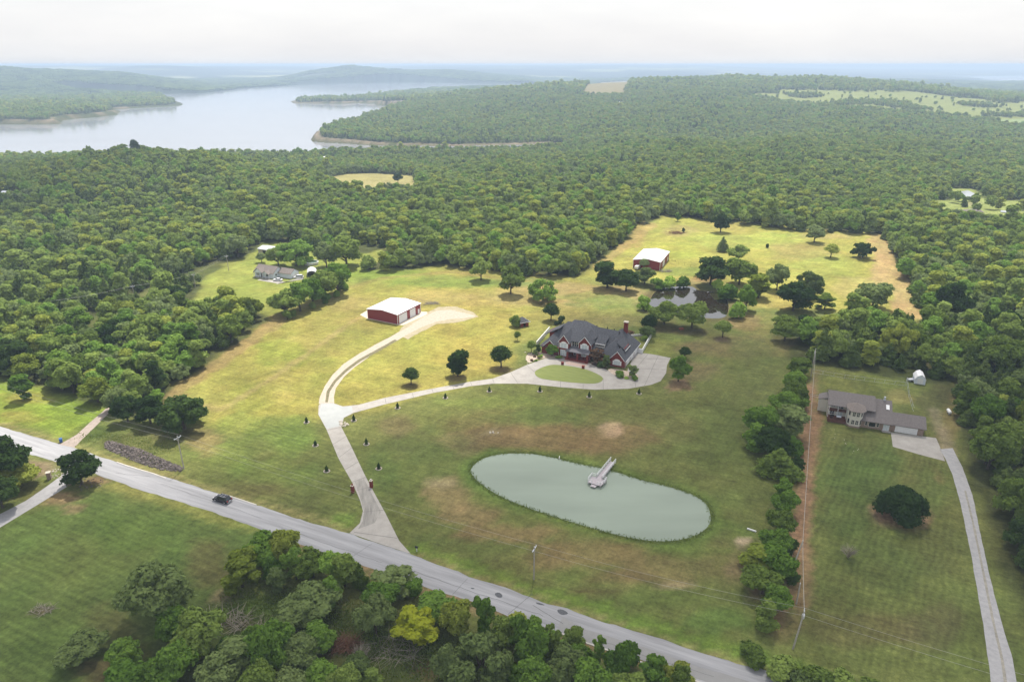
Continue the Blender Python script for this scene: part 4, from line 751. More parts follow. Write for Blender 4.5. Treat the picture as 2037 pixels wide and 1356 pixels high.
fill([(470, 1120), (560, 1085), (700, 1128), (830, 1176), (960, 1222), (1100, 1268), (1250, 1318), (1350, 1352), (1380, 1400), (1000, 1440), (900, 1270), (820, 1215), (700, 1170), (560, 1160)], 17, 5, (3.2, 5.4), (.9, 1.25), ['oak', 'spray', 'upright'], ['fresh', 'oak', 'fresh', 'olive'], 'small young tree filling the gaps along the road side of the bottom grove', 'young trees on the road side of the bottom grove')
fill([(552, 625), (690, 570), (700, 578), (575, 640)], 8, 9, (3.4, 4.6), (.9, 1.1), ['oak', 'bush'], ['oak', 'fresh'], 'low tree filling the row along the field by the white house', 'low trees of the row by the white house', .4)
fill([(380, 1260), (480, 1260), (640, 1330), (820, 1320), (900, 1440), (300, 1440)], 6, 6, (3.2, 6), (.9, 1.2), ['oak', 'wide', 'upright'], ['fresh', 'grey', 'oak'], 'small tree filling the gaps deep inside the bottom grove', 'small trees deep inside the bottom grove')
fill([(1585, 730), (1605, 730), (1590, 900), (1580, 1000), (1565, 1240), (1530, 1250), (1545, 1100), (1550, 960), (1530, 920), (1545, 820)], 16, 7, (3.0, 4.6), (.9, 1.2), ['oak', 'bush', 'upright'], ['fresh', 'oak', 'dark'], 'small tree filling the gaps of the hedgerow between the two lawns', 'small trees filling the hedgerow', .4)
# ------------------------------------------------------------------ the woodland: nearest trees one by one, the rest as one wood
def keep_mask(P, minr=2.5):
    z, s = terrain(P[:, 0], P[:, 1]); ok = s < -14; edge = np.full(len(P), 99.)
    for c in CLEAR:
        lo = c.min(0) - 60; hi = c.max(0) + 60; m = (P[:, 0] > lo[0]) & (P[:, 0] < hi[0]) & (P[:, 1] > lo[1]) & (P[:, 1] < hi[1])
        if m.any():
            sd = sdf(P[m], c); w = (vn(P[m, 0], P[m, 1], 9, 5) - .5) * 2.5; i = np.where(m)[0]; ok[i[sd + w > (-3.4 if c is C1 or c is C2 else -2)]] = False; edge[i] = np.minimum(edge[i], -sd)
    u = RNG.random(len(P)); sd5 = sdf(P, C5); ok |= (sd5 > 0) & (u < .045) & (np.hypot(P[:, 0], P[:, 1]) < 1200)
    sd = sdf(P, C6); ok &= ~((sd > 0) & (u < .985) & ~((vn(P[:, 0], P[:, 1], 110, 19) > .6) & (u < .7))); edge = np.where(sd > 0, 1, edge)
    for p in BLD: ok &= np.hypot(P[:, 0] - p[0], P[:, 1] - p[1]) > p[2]
    m = np.hypot(P[:, 0], P[:, 1]) < 700
    for x, y, r in TREES: ok &= ~(m & (np.hypot(P[:, 0] - x, P[:, 1] - y) < r * .75 + 1.5))
    return ok, z, edge
BLD = []
for a, b_, r in [(300, 297, 16), (318, 293, 9), (652, 317, 16), (28, 388, 12), (655, 345, 8), (848, 304, 6), (1237, 206, 12), (712, 492, 7), (735, 500, 8)]:
    p = GT(a, b_, -3); BLD.append((p[0], p[1], r))
    q_ = (p[0] * (1 - 14 / max(1, p[1])), p[1] - 16); BLD.append((q_[0], q_[1], r * .7))
BLD += [(-138, 380, 9)]
pts = []
for d0, d1, s in [(150, 600, 5.9), (600, 1200, 6.2), (1200, 2200, 7.4), (2200, 3500, 12.0), (3500, 6800, 26)]:
    w_ = d1 * math.sin(R(46)); xs = np.arange(-w_, w_, s); ys = np.arange(d0 * math.cos(R(50)), d1, s * .9); A, B = np.meshgrid(xs, ys)
    A = A + (np.arange(len(ys)) % 2)[:, None] * s / 2; P = np.stack([A.ravel(), B.ravel()], 1) + RNG.uniform(-.42, .42, (A.size, 2)) * s
    dd = np.hypot(P[:, 0], P[:, 1]); an = np.arctan2(P[:, 0], P[:, 1]); P = P[(dd > d0) & (dd <= d1) & (np.abs(an) < R(44))]; pts.append((P, s))
FP = []; FI = []; FS = []; FH = []
rng2 = np.random.default_rng(11)
near_idx = []
for bi, (P, s) in enumerate(pts):
    ok, z, edge = keep_mask(P); P = P[ok]; z = z[ok]; edge = edge[ok]; n_ = len(P); dd = np.hypot(P[:, 0], P[:, 1])
    if bi == 4:
        m = fbm(P[:, 0], P[:, 1], 700, 21, 4) - .56; m2 = (np.abs(fbm(P[:, 0], P[:, 1], 3000, 31) - .5) < .2) & (dd > 5200) & (m > 0); P, z, dd = P[~m2], z[~m2], dd[~m2]; n_ = len(P)
    sc = rng2.uniform(.66, 1.25, n_) * (.88 + .3 * vn(P[:, 0], P[:, 1], 60, 3)); hh = rng2.uniform(.85, 1.15, n_)
    if bi < 4: u = rng2.random(n_); big = u < .05; sc = np.where(big, sc * 1.35, sc)
    ked = rng2.random(n_) < (.16 + .3 * (vn(P[:, 0], P[:, 1], 70, 13) > .62))
    kind = np.where(ked, 6 + rng2.integers(0, 2, n_), rng2.integers(0, 6, n_))      # 0-5 leaf trees, 6-7 cedars
    lod = {0: 0, 1: 8, 2: 16, 3: 24, 4: 32}[bi]
    mul_ = {0: .95, 1: .9, 2: .95, 3: 1.4, 4: 1.0}[bi]
    if bi == 0: near_idx = [(P[i], z[i], sc[i], hh[i], kind[i], dd[i], edge[i]) for i in range(n_)]
    else: FP.append(np.column_stack([P, z])); FI.append(kind + lod if bi < 4 else 32 + rng2.integers(0, 3, n_)); FS.append(sc * mul_); FH.append(hh)
# the largest in the photo, inside the frame, become things of their own
def px_of(x, y, z): d = depth(x, y, z); return 1018.5 + FPX * x / d, 678 - FPX * (y * sP + (z - HCAM) * cP) / d, d
cand = []
for j, (p, z_, s_, h_, k_, d_, e_) in enumerate(near_idx):
    u_, v_, dz_ = px_of(p[0], p[1], z_ + 4)
    if -30 < u_ < 2067 and v_ < 1390: cand.append((dz_ / s_ - (25 if e_ < 9 else 0), j))
cand.sort(); quota = max(0, 298 - NT); own = set(j for _, j in cand[:quota])
KN = ['oak', 'oak', 'upright', 'wide', 'upright', 'oak', 'cedar', 'cedar']
def zone_of(u_, v_): return 'left' if u_ < 800 else 'right'
for j, (p, z_, s_, h_, k_, d_, e_) in enumerate(near_idx):
    if j in own:
        k = KN[k_]; u_, v_, _ = px_of(p[0], p[1], z_ + 4); side = zone_of(u_, v_); dw, dh = DIM[k]; f_ = random.Random(j).choice(['oak', 'oak', 'fresh', 'grey', 'oak', 'olive', 'dark']) if k != 'cedar' else 'cedar'
        w_ = {'oak': 8.0, 'wide': 10.0, 'upright': 6.2, 'cedar': 4.6}[k] * s_; hgt = {'oak': 8.8, 'wide': 8.6, 'upright': 9.2, 'cedar': 8.0}[k] * s_ * h_
        what = {'oak': 'round crowned', 'wide': 'broad crowned', 'upright': 'narrow crowned', 'cedar': 'dark pointed cedar'}[k]; edge_ = 'at the open edge' if e_ < 9 else 'in the dense interior'
        tree('tree', p[0], p[1], w_, hgt, k, f_, f"{what} {'' if k == 'cedar' else 'green tree '}{edge_} of the woodland on the {side}".replace('  ', ' '), f"{what} trees {edge_} of the {side} woodland", z=float(z_))
    else: FP.append(np.array([[p[0], p[1], z_]])); FI.append(np.array([k_])); FS.append(np.array([s_])); FH.append(np.array([h_]))
FP = np.concatenate(FP); FI = np.concatenate(FI); FS = np.concatenate(FS); FH = np.concatenate(FH)
# patch of clumped crowns for the far shores
fol_list = ['oak', 'fresh', 'oak', 'grey', 'oak', 'olive', 'cedar', 'cedar']; kd = ['oak', 'oak', 'upright', 'wide', 'oak', 'upright', 'cedar', 'cedar']
pc = bpy.data.collections.new('wood_prototypes'); n_p = 0
def proto(me, sc):
    global n_p; o = bpy.data.objects.new(f'p{n_p:03d}', me); o.scale = sc; pc.objects.link(o); n_p += 1
for lod, (nl, sz, cf) in enumerate([(1900, .4, .66), (700, .62, .74), (240, .95, .8), (90, 1.5, .86)]):
    for j in range(8):
        k = kd[j]; dw, dh = DIM[k]; tw = {'oak': 8.0, 'wide': 9.6, 'upright': 6.4, 'cedar': 4.8}[k]; th_ = {'oak': 8.8, 'wide': 8.6, 'upright': 9.2, 'cedar': 8.0}[k]
        me = crown_mesh(k, 500 + j * 13 + lod, nl, sz * (.8 if k in ('cedar',) else 1), F[fol_list[j]], cf); V = np.zeros(len(me.vertices) * 3, np.float32); me.vertices.foreach_get('co', V); V = V.reshape(-1, 3) * np.array((tw / dw, tw / dw, th_ / dh)); me.vertices.foreach_set('co', V.ravel().astype(np.float32)); proto(me, (1, 1, 1))
for j in range(3):
    rg = random.Random(900 + j); mb = MB()
    for i_ in range(26):
        x, y = rg.uniform(-15, 15), rg.uniform(-15, 15); r = rg.uniform(4, 6.5); mb.sph((x, y, 3.5 + rg.uniform(-1, 1.6)), r, r, r * .9, 6, 4)
    proto(mb.mesh('clump', F[['cedar', 'dark', 'cedar'][j]]), (1, 1, 1))  # same woods in darker leaves: shaded sides put into the colour
me = bpy.data.meshes.new('woodland'); me.vertices.add(len(FP)); me.vertices.foreach_set('co', FP.astype(np.float32).ravel())
a = me.attributes.new('idx', 'INT', 'POINT'); a.data.foreach_set('value', FI.astype(np.int32))
a = me.attributes.new('scl', 'FLOAT_VECTOR', 'POINT'); a.data.foreach_set('vector', np.stack([FS, FS, FS * FH], 1).astype(np.float32).ravel())
a = me.attributes.new('rot', 'FLOAT_VECTOR', 'POINT'); a.data.foreach_set('vector', np.stack([FS * 0, FS * 0, rng2.uniform(0, 6.28, len(FS))], 1).astype(np.float32).ravel())
wo = link('woodland', me); tag(wo, 'dense oak and cedar woodland covering the hills and lake shores', 'woodland', kind='stuff')
ng = bpy.data.node_groups.new('wood', 'GeometryNodeTree'); ng.interface.new_socket('Geometry', in_out='INPUT', socket_type='NodeSocketGeometry'); ng.interface.new_socket('Geometry', in_out='OUTPUT', socket_type='NodeSocketGeometry')
n = ng.nodes.new; l = ng.links.new; gi = n('NodeGroupInput'); go = n('NodeGroupOutput'); iop = n('GeometryNodeInstanceOnPoints'); ci = n('GeometryNodeCollectionInfo')
ci.inputs['Collection'].default_value = pc; ci.inputs['Separate Children'].default_value = True; ci.inputs['Reset Children'].default_value = False; iop.inputs['Pick Instance'].default_value = True
def na(nm, ty): x = n('GeometryNodeInputNamedAttribute'); x.data_type = ty; x.inputs['Name'].default_value = nm; return x
ai, asc, aro = na('idx', 'INT'), na('scl', 'FLOAT_VECTOR'), na('rot', 'FLOAT_VECTOR')
l(gi.outputs[0], iop.inputs['Points']); l(ci.outputs[0], iop.inputs['Instance']); l(ai.outputs['Attribute'], iop.inputs['Instance Index']); l(asc.outputs['Attribute'], iop.inputs['Scale'])
er = n('FunctionNodeEulerToRotation'); l(aro.outputs['Attribute'], er.inputs[0]); l(er.outputs[0], iop.inputs['Rotation']); l(iop.outputs[0], go.inputs[0])
wo.modifiers.new('wood', 'NODES').node_group = ng
print('woodland trees', len(FP), 'own trees', NT)
# ------------------------------------------------------------------ buildings
def fb(mb, face, pos, a0, a1, z0, z1, d0, d1):      # box on a wall: face F(-y) R(+x) L(-x) B(+y); d = how far it stands out
    if face == 'F': mb.box(a0, a1, pos - d1, pos - d0, z0, z1)
    elif face == 'B': mb.box(a0, a1, pos + d0, pos + d1, z0, z1)
    elif face == 'R': mb.box(pos + d0, pos + d1, a0, a1, z0, z1)
    else: mb.box(pos - d1, pos - d0, a0, a1, z0, z1)
    return mb
def window(par, face, pos, a0, a1, z0, z1, glass='glass', frame='white', nx=2, nz=2, w=.09, arch=False, shut=None):
    m = MB(); fb(m, face, pos, a0, a1, z0, z0 + w, .0, .07); fb(m, face, pos, a0, a1, z1 - w, z1, .0, .07); fb(m, face, pos, a0, a0 + w, z0 + w, z1 - w, .0, .07); fb(m, face, pos, a1 - w, a1, z0 + w, z1 - w, .0, .07)
    for i in range(1, nx): x = a0 + (a1 - a0) * i / nx; fb(m, face, pos, x - w / 2, x + w / 2, z0 + w, z1 - w, .0, .06)
    for i in range(1, nz): z = z0 + (z1 - z0) * i / nz; fb(m, face, pos, a0 + w, a1 - w, z - w / 3, z + w / 3, .0, .05)
    if arch:
        c = (a0 + a1) / 2; r = (a1 - a0) / 2; n_ = 10; ps = [(c + r * math.cos(math.pi * i / n_), z1 + .6 * r * math.sin(math.pi * i / n_)) for i in range(n_ + 1)]
        if face == 'F': m.yprism(ps, pos - .07, pos - .001)
    o = m.build('window', M[frame], par)
    p = MB(); fb(p, face, pos, a0 + w * .5, a1 - w * .5, z0 + w * .5, z1 - w * .5, .0, .03); p.build('pane', M[glass], o)
    if shut:
        for s0, s1 in ((a0 - shut, a0 - .03), (a1 + .03, a1 + shut)): q = MB(); fb(q, face, pos, s0, s1, z0, z1, .0, .05); q.build('shutter', M['white'], o)
    return o
def gable_trim(mb, face_y, x0, x1, ze, zp, w=.25, t=.08, over=.25):   # raking boards of a front gable at y=face_y
    c = (x0 + x1) / 2
    for s, e in ((x0 - over, c), (x1 + over, c)):
        zs = ze - over * (zp - ze) / (c - x0)
        mb.yprism([(s, zs - w), (e, zp - w), (e, zp), (s, zs)] if s < e else [(e, zp - w), (s, zs - w), (s, zs), (e, zp)], face_y - t, face_y)
# ---- brick house
o_, rz, ln = (G(1241.7, 732.3)), R(-25.8), 0
H = root('brick_house', (o_[0], o_[1], 0), 'large red brick house with dark hipped roof, twin front gables and white garage doors', 'house', rz=rz)
wl = MB(); wl.box(-32.0, -25.3, .2, 14, 0, 3.2); wl.box(-25.2, -21.2, .0, 6, 0, 6.1); wl.box(-21.19, -18.0, 2.6, 8, 0, 6.3); wl.box(-17.99, -13.4, 1.6, 8, 0, 6.1); wl.box(-25.3, -6, 8.01, 19, 0, 6.0); wl.box(-13.39, -5.6, 4.0, 8, 0, 3.2); wl.box(-5.6, 0, 0, 18.4, 0, 2.9)
wl.yprism([(-31.2, 3.2), (-26.2, 3.2), (-28.7, 5.6)], .2, 3.5); wl.yprism([(-25.2, 6.1), (-21.2, 6.1), (-23.2, 8.6)], 0, 4); wl.yprism([(-17.99, 6.1), (-13.4, 6.1), (-15.7, 8.6)], 1.6, 5); wl.yprism([(-5.4, 2.9), (-.1, 2.9), (-2.75, 5.9)], 0, 3)
wl.xprism([(6.5, 3.0), (11.5, 3.0), (11.5, 6.3), (6.5, 6.3)], -31.6, -27.5); wl.xprism([(4.2, 2.9), (9.4, 2.9), (9.4, 5.6), (4.2, 5.6)], -4.5, -1.5)
wl.build('wall', M['brick'], H)
rf = MB(); T = .18
def pl(*p): rf.slab(p, T)
A, B = (-26.2, 11.8, 9.7), (-5.9, 11.8, 9.0)
pl((-32.8, -.2, 2.9), (-6, 2.3, 2.9), B, A); pl((-32.8, 20, 2.9), (-32.8, -.2, 2.9), A); pl((-6, 20, 2.9), (-32.8, 20, 2.9), A, B)
C_, D_ = (-23.7, 11.9, 10.7), (-19.1, 12.2, 10.7)
pl((-24.6, 1.6, 6.1), (-14.2, 2.0, 6.1), D_, C_); pl((-26.6, 10, 7.9), (-24.6, 1.6, 6.1), C_); pl((-14.2, 2.0, 6.1), (-12.9, 8, 7.0), D_); pl((-12.9, 8, 7.0), (-14, 18, 6.2), D_); pl((-14, 18, 6.2), (-26, 18, 6.2), C_, D_); pl((-26, 18, 6.2), (-26.6, 10, 7.9), C_)
def gab(x0, x1, y0, y1, ze, zp, ov=.35):
    c = (x0 + x1) / 2; dz = ov * (zp - ze) / (c - x0)
    pl((x0 - ov, y0 - ov, ze - dz), (c, y0 - ov, zp + .02), (c, y1, zp + .02), (x0 - ov, y1, ze - dz)); pl((c, y0 - ov, zp + .02), (x1 + ov, y0 - ov, ze - dz), (x1 + ov, y1, ze - dz), (c, y1, zp + .02))
gab(-25.2, -21.2, 0, 8, 6.25, 8.85); gab(-17.99, -13.4, 1.6, 9, 6.25, 8.85); gab(-31.3, -26.1, .2, 5, 3.3, 5.8); gab(-5.5, 0, 0, 5.5, 3.0, 6.1)
E1, E2 = (-5.2, 6.6, 7.9), (-6.2, 16.2, 8.6)
pl((-10.6, 2.2, 2.9), (-5.3, -.3, 2.85), (-2.7, 2.2, 5.6), E1); pl((-.0, -.45, 2.8), (.45, -.45, 2.8), (.45, 19, 2.8), E2, E1); pl((.45, 19, 2.8), (-13, 19.6, 2.8), E2); pl((-12, 19.6, 3.4), (-10.6, 2.2, 2.9), E1, E2)
pl((-12.6, 4.2, 5.9), (-8.9, 4.2, 5.9), (-8.6, 8.6, 7.9), (-12.6, 8.6, 7.9)); pl((-33.4, 6, 5.2), (-27.2, 6, 8.7), (-27.2, 12, 8.7), (-33.4, 12, 5.2)); pl((-1.1, 3.8, 5.1), (-1.1, 9.8, 5.1), (-4.4, 9.8, 7.6), (-4.4, 3.8, 7.6))
roof = rf.build('roof', M['shingle'], H)
tr = MB(); gable_trim(tr, -.36, -25.2, -21.2, 6.2, 8.8); gable_trim(tr, 1.24, -17.99, -13.4, 6.2, 8.8); gable_trim(tr, -.16, -31.3, -26.1, 3.25, 5.75, .2); gable_trim(tr, -.36, -5.5, 0, 2.95, 6.05, .22)
tr.box(.42, .5, -.45, 19, 2.5, 2.78); tr.box(-12.65, -8.85, 4.08, 4.18, 5.6, 5.88); tr.box(-1.08, -1.0, 3.8, 9.8, 4.75, 5.05); tr.box(-21.2, -20.9, 2.0, 2.5, 4, 6.1); tr.box(-18.3, -18.0, 2.0, 2.5, 4, 6.1)
tr.build('trim', M['white'], H)
for x, y, z in ((-20.5, 14.2, 9.8), (-11, 12.8, 9.0), (-8.4, 13.2, 8.6), (-28.3, 12.4, 8.3), (-15.5, 14, 8.6)): MB().tube((x, y, z - .6), (x, y, z + .5), .16, .14, 8).build('vent_pipe', M['dark'], roof)
g_ = MB(); g_.tube((-13.2, 2.05, 5.75), (-13.2, 2.05, 3.2), .05, n=5); g_.tube((.38, -.3, 2.5), (.38, -.3, .1), .05, n=5); g_.tube((-25.1, -.1, 5.9), (-25.1, -.1, .1), .05, n=5); g_.build('downpipe', M['white'], H)
for x0, x1 in ((-21.9, -20.9), (-14.1, -13.1)): MB().box(x0, x1, -2.1, -1.6, 0, .5).build('step_pier', M['brick'], H)
ch = MB(); ch.box(-5.6, -4.2, 15.6, 16.8, 5, 11.2); c_ = ch.build('chimney', M['brick'], H); MB().box(-5.75, -4.05, 15.45, 16.95, 11.2, 11.5).build('cap', M['stone'], c_)
pr = MB(); pr.slab([(-22, -1.5, 3.3), (-13, -1.5, 3.3), (-13, 2.5, 4.0), (-22, 2.5, 4.0)], .25); porch = pr.build('porch_roof', mat('pale_slate', (.13, .125, .14), .8, noise_s=2, amt=.15), H)
for x in (-21.3, -13.6, -17.4): MB().box(x - .35, x + .35, -1.2, -.5, .3, 3.2).build('column', M['brick'], porch)
st = MB(); st.box(-21.9, -13.1, -1.6, 1.6, 0, .3); st.box(-21.2, -13.9, -2.1, -1.6, 0, .15); st.build('porch_floor', M['brick'], H)
window(H, 'F', 0, -24.3, -22.1, 3.6, 5.5, 'blind', arch=True, shut=.55); window(H, 'F', 0, -24.5, -21.9, .5, 2.9, 'blind', nx=3)
window(H, 'F', 2.6, -20.8, -18.4, 3.9, 6.0, 'glass', 'offwhite', 3, 2, .12); window(H, 'F', 1.6, -16.8, -14.7, 3.7, 5.5, 'blind', arch=True, shut=.55)
dr = window(H, 'F', 2.6, -20.2, -18.3, .4, 2.6, 'dark', nx=2, nz=1); window(H, 'F', 1.6, -16.9, -14.3, .8, 2.6, 'blind', nx=3, nz=1)
MB().box(-12.4, -9.1, 4.32, 8, 3.2, 5.75).build('dormer', M['offwhite'], H); window(H, 'F', 4.32, -12.3, -9.2, 4.7, 5.6, 'glass', nx=4, nz=1); window(H, 'F', .2, -29.6, -27.9, .7, 2.4, 'blind', shut=.3)
window(H, 'F', 0, -3.9, -1.6, .7, 2.3, 'blind', nx=3, arch=True, shut=.45)
for y in (2.2, 7.2, 12.2):
    d = MB().box(0, .06, y, y + 4.2, 0, 2.35).build('garage_door', M['white'], H); q = MB()
    for z in (.55, 1.15, 1.75): q.box(.06, .075, y, y + 4.2, z, z + .03)
    q.build('panel_groove', M['galv'], d)
MB().box(0, .04, -.02, 18.4, 2.36, 2.6).build('lintel', M['white'], H)
def loc(p, z=0): a = G(p[0], p[1], z); dx, dy = a[0] - o_[0], a[1] - o_[1]; return dx * math.cos(rz) + dy * math.sin(rz), -dx * math.sin(rz) + dy * math.cos(rz)
def wallrun(name, pts, h, w, m, label, cat, cap=None):
    q = PG(pts); c = q[0]; r = root(name, (c[0], c[1], 0), label, cat); b1 = MB(); b2 = MB()
    for a, b_ in zip(q[:-1] - c, q[1:] - c):
        e = (b_ - a) / np.hypot(*(b_ - a)); n_ = np.array((-e[1], e[0])) * w / 2; b1.prism([tuple(a - n_), tuple(b_ - n_), tuple(b_ + n_), tuple(a + n_)], 0, h); n_ *= 1.5
        b2.prism([tuple(a - n_), tuple(b_ - n_), tuple(b_ + n_), tuple(a + n_)], h + .003, h + .08)
    b1.build('wall', m, r); b2.build('coping', cap or m, r); return r
wallrun('garden_wall', [(1262, 699), (1277, 703), (1295, 671)], 1.7, .18, M['white'], 'white wall enclosing the garden at the right of the brick house', 'wall')
wallrun('garden_wall', [(1255, 669), (1283, 668)], .7, .18, M['white'], 'low white wall across the back of the small garden by the chimney', 'wall')
wallrun('garden_wall', [(1067, 688), (1093, 658)], 1.7, .18, M['white'], 'white wall running back from the left end of the brick house', 'wall')
for a, lb in (((1119, 725), 'left one of two low brick pillars on the circle drive'), ((1160, 732.5), 'right one of two low brick pillars on the circle drive')):
    p = G(*a); r = root('brick_pillar', (p[0], p[1], 0), lb, 'pillar', 'low brick pillars on the circle drive', rz); MB().box(-.4, .4, -.4, .4, 0, .9).build('shaft', M['brick'], r); MB().box(-.47, .47, -.47, .47, .9, 1.0).build('cap', M['brick'], r)
for a, h, lb, lamp in (((702, 979), 2.0, 'left brick gate post at the bottom of the driveway', 0), ((739, 969), 2.0, 'right brick gate post at the bottom of the driveway', 1)):
    p = G(*a); r = root('gate_post', (p[0], p[1], 0), lb, 'gate post', 'brick posts flanking the driveway', R(-20)); MB().box(-.34, .34, -.34, .34, 0, h).build('shaft', M['brick'], r); MB().box(-.4, .4, -.4, .4, h, h + .12).build('cap', M['stone'], r)
    MB().box(-.16, .16, -.16, .16, h + .12, h + .5).build('lantern', M['offwhite'] if lamp else M['brick'], r)
for a, lb in (((99, 952), 'left tan brick post beside the side drive entrance'), ((137, 964), 'right tan brick post under the roadside oak')):
    p = G(*a); r = root('brick_post', (p[0], p[1], 0), lb, 'post', 'tan brick posts at the side drive', R(20)); MB().box(-.45, .45, -.45, .45, 0, 1.9).build('shaft', M['tanbrick'], r); MB().box(-.55, .55, -.55, .55, 1.9, 2.05).build('cap', M['stone'], r)
p = G(1039, 647); r = root('gazebo', (p[0], p[1], 0), 'small red brick outbuilding with dark pyramid roof on the lawn', 'outbuilding', rz=R(28))
MB().box(-1.9, 1.9, -1.9, 1.9, 0, 2.1).build('wall', M['brick'], r); q = MB(); s = 2.4
for a, b_ in (((-s, -s), (s, -s)), ((s, -s), (s, s)), ((s, s), (-s, s)), ((-s, s), (-s, -s))): q.slab([(*a, 2.1), (*b_, 2.1), (0, 0, 3.9)], .12)
q.build('roof', M['shingle'], r); q = MB(); q.box(-s - .02, s + .02, -s - .06, -s, 1.92, 2.08); q.box(s, s + .06, -s, s, 1.92, 2.08); q.build('trim', M['white'], r); MB().box(-.5, .5, -1.98, -1.9, 0, 1.9).build('door', M['dark'], r); window(r, 'R', 1.9, -.6, .6, .9, 1.7)
# ---- metal barns (gable wall on the left, doors along the right)
def barn(pa, pb, pl_, h, rise, label, doors, vents, corner=True):
    o, rz, w = frame(pa, pb); l_ = G(*pl_); dx, dy = l_[0] - o[0], l_[1] - o[1]; D_ = abs(-dx * math.sin(rz) + dy * math.cos(rz))
    r = root('metal_barn', (o[0], o[1], 0), label, 'barn', rz=rz); mb = MB(); mb.xprism([(0, 0), (D_, 0), (D_, h), (D_ / 2, h + rise), (0, h)], 0, w); mb.build('wall', M['redmetal'], r)
    q = MB(); ov = .35; dz = ov * rise / (D_ / 2); q.slab([(-ov, -ov, h - dz + .12), (w + ov, -ov, h - dz + .12), (w + ov, D_ / 2, h + rise + .12), (-ov, D_ / 2, h + rise + .12)], .1); q.slab([(-ov, D_ / 2, h + rise + .12), (w + ov, D_ / 2, h + rise + .12), (w + ov, D_ + ov, h - dz + .12), (-ov, D_ + ov, h - dz + .12)], .1)
    rfp = q.build('roof', M['roofwhite'], r); q = MB(); x = 0
    while x < w + .2:
        for ya, yb, za, zb in ((-ov, D_ / 2, h - dz + .12, h + rise + .12), (D_ / 2, D_ + ov, h + rise + .12, h - dz + .12)): q.add([(x, ya, za), (x + .06, ya, za), (x + .06, yb, zb), (x, yb, zb), (x, ya, za + .05), (x + .06, ya, za + .05), (x + .06, yb, zb + .05), (x, yb, zb + .05)], [(4, 5, 6, 7), (0, 1, 5, 4), (1, 2, 6, 5), (2, 3, 7, 6), (3, 0, 4, 7)])
        x += .95
    q.build('roof_seam', M['galv'], rfp)
    for a in range(vents): MB().tube((w * (.35 + .35 * a), D_ / 2 - .2, h + rise), (w * (.35 + .35 * a), D_ / 2 - .2, h + rise + .55), .25, .2, 8).build('vent', M['galv'], rfp)
    q = MB()
    for x in (0, w): q.box(x - .08, x + .08, -.08, .08, 0, h); q.box(x - .08, x + .08, D_ - .08, D_ + .08, 0, h)
    q.xprism([(-.1, h - .15), (D_ / 2, h + rise - .15), (D_ / 2, h + rise + .02), (-.1, h + .02)], -.05, 0); q.xprism([(D_ / 2, h + rise - .15), (D_ + .1, h - .15), (D_ + .1, h + .02), (D_ / 2, h + rise + .02)], -.05, 0); q.build('trim', M['white'], r)
    rb = MB(); y = .5
    while y < D_ - .3: rb.box(-.03, 0, y, y + .05, .25, h - .2 + rise * (1 - abs(y - D_ / 2) / (D_ / 2))); y += .6
    rb.build('wall_rib', M['redmetal'], r)
    for a0, a1, dh, nm in doors:
        d = MB().box(a0 * w, a1 * w, -.05, 0, 0.02, dh).build(nm, M['white'], r); q = MB(); z = .5
        while nm == 'roll_door' and z < dh: q.box(a0 * w + .05, a1 * w - .05, -.065, -.05, z, z + .04); z += .5
        if q.v: q.build('door_groove', M['galv'], d)
    return r, w, D_
barn((791.5, 645), (836.8, 621.5), (731, 633.5), 4.2, .9, 'big red metal barn with white roof and two roll doors on the mown field', [(.06, .40, 3.6, 'roll_door'), (.53, .77, 3.6, 'roll_door'), (.88, .95, 2.1, 'side_door')], 2)
barn((1312, 538), (1330, 516), (1266, 525), 4.4, 1.1, 'distant red metal barn with pale roof behind the farm pond', [(.30, .52, 3.4, 'roll_door'), (.82, .9, 2.1, 'side_door')], 1)
# ---- tan ranch house on the right
o, rz, ln = frame((1645, 836), (1827, 864.5)); r = root('ranch_house', (o[0], o[1], 0), 'grey roofed ranch house with cream bay tower, wooden deck and attached garage', 'house', rz=rz); RH = r
w_ = MB(); w_.box(9.0, 17, -.8, 9, 0, 2.5); w_.box(17, 25.6, -.4, 6.5, 0, 2.4); w_.build('wall', M['tanbrick'], r); w_ = MB(); w_.box(0, 9.3, 2.6, 10.5, 0, 5.2); w_.xprism([(2.6, 5.2), (10.5, 5.2), (6.5, 7.0)], .0, 9.3); w_.build('upper_wall', M['offwhite'], r)
w_ = MB(); w_.prism([(-2.6, 6.2), (0, 6.0), (0, 9.8), (-2.2, 9.2)], 0, 4.2); w_.build('side_wing', M['offwhite'], r); q = MB(); q.slab([(-2.9, 5.8, 4.2), (.0, 5.6, 5.0), (.0, 10.2, 5.0), (-2.5, 9.6, 4.2)], .15); q.build('side_roof', M['grayshingle'], r); window(r, 'L', -2.45, 7.2, 7.8, 1.6, 2.8, nx=1)
q = MB(); q.slab([(-.4, .9, 4.9), (12.6, .9, 4.9), (12.6, 6.6, 7.3), (-.4, 6.6, 7.3)], .18); q.slab([(-.4, 6.6, 7.3), (12.6, 6.6, 7.3), (12.6, 12, 4.9), (-.4, 12, 4.9)], .18)
q.slab([(8.6, -1.5, 2.5), (17.3, -1.5, 2.5), (17.3, 6.9, 6.5), (12.3, 6.9, 6.5), (9.6, 2.2, 4.3)], .18); q.slab([(12.3, 6.9, 6.5), (17.3, 6.9, 6.5), (17.3, 11, 4.4), (12.3, 11, 4.4)], .18)
q.slab([(16.9, -.9, 2.4), (26.1, -.9, 2.4), (26.1, 3.4, 4.5), (16.9, 3.4, 4.5)], .18); q.slab([(16.9, 3.4, 4.5), (26.1, 3.4, 4.5), (26.1, 7.4, 2.4), (16.9, 7.4, 2.4)], .18); rf_ = q.build('roof', M['grayshingle'], r)
MB().xprism([(-.3, 2.4), (6.4, 2.4), (3.2, 3.9)], 25.55, 25.6).build('gable_end', M['offwhite'], r)
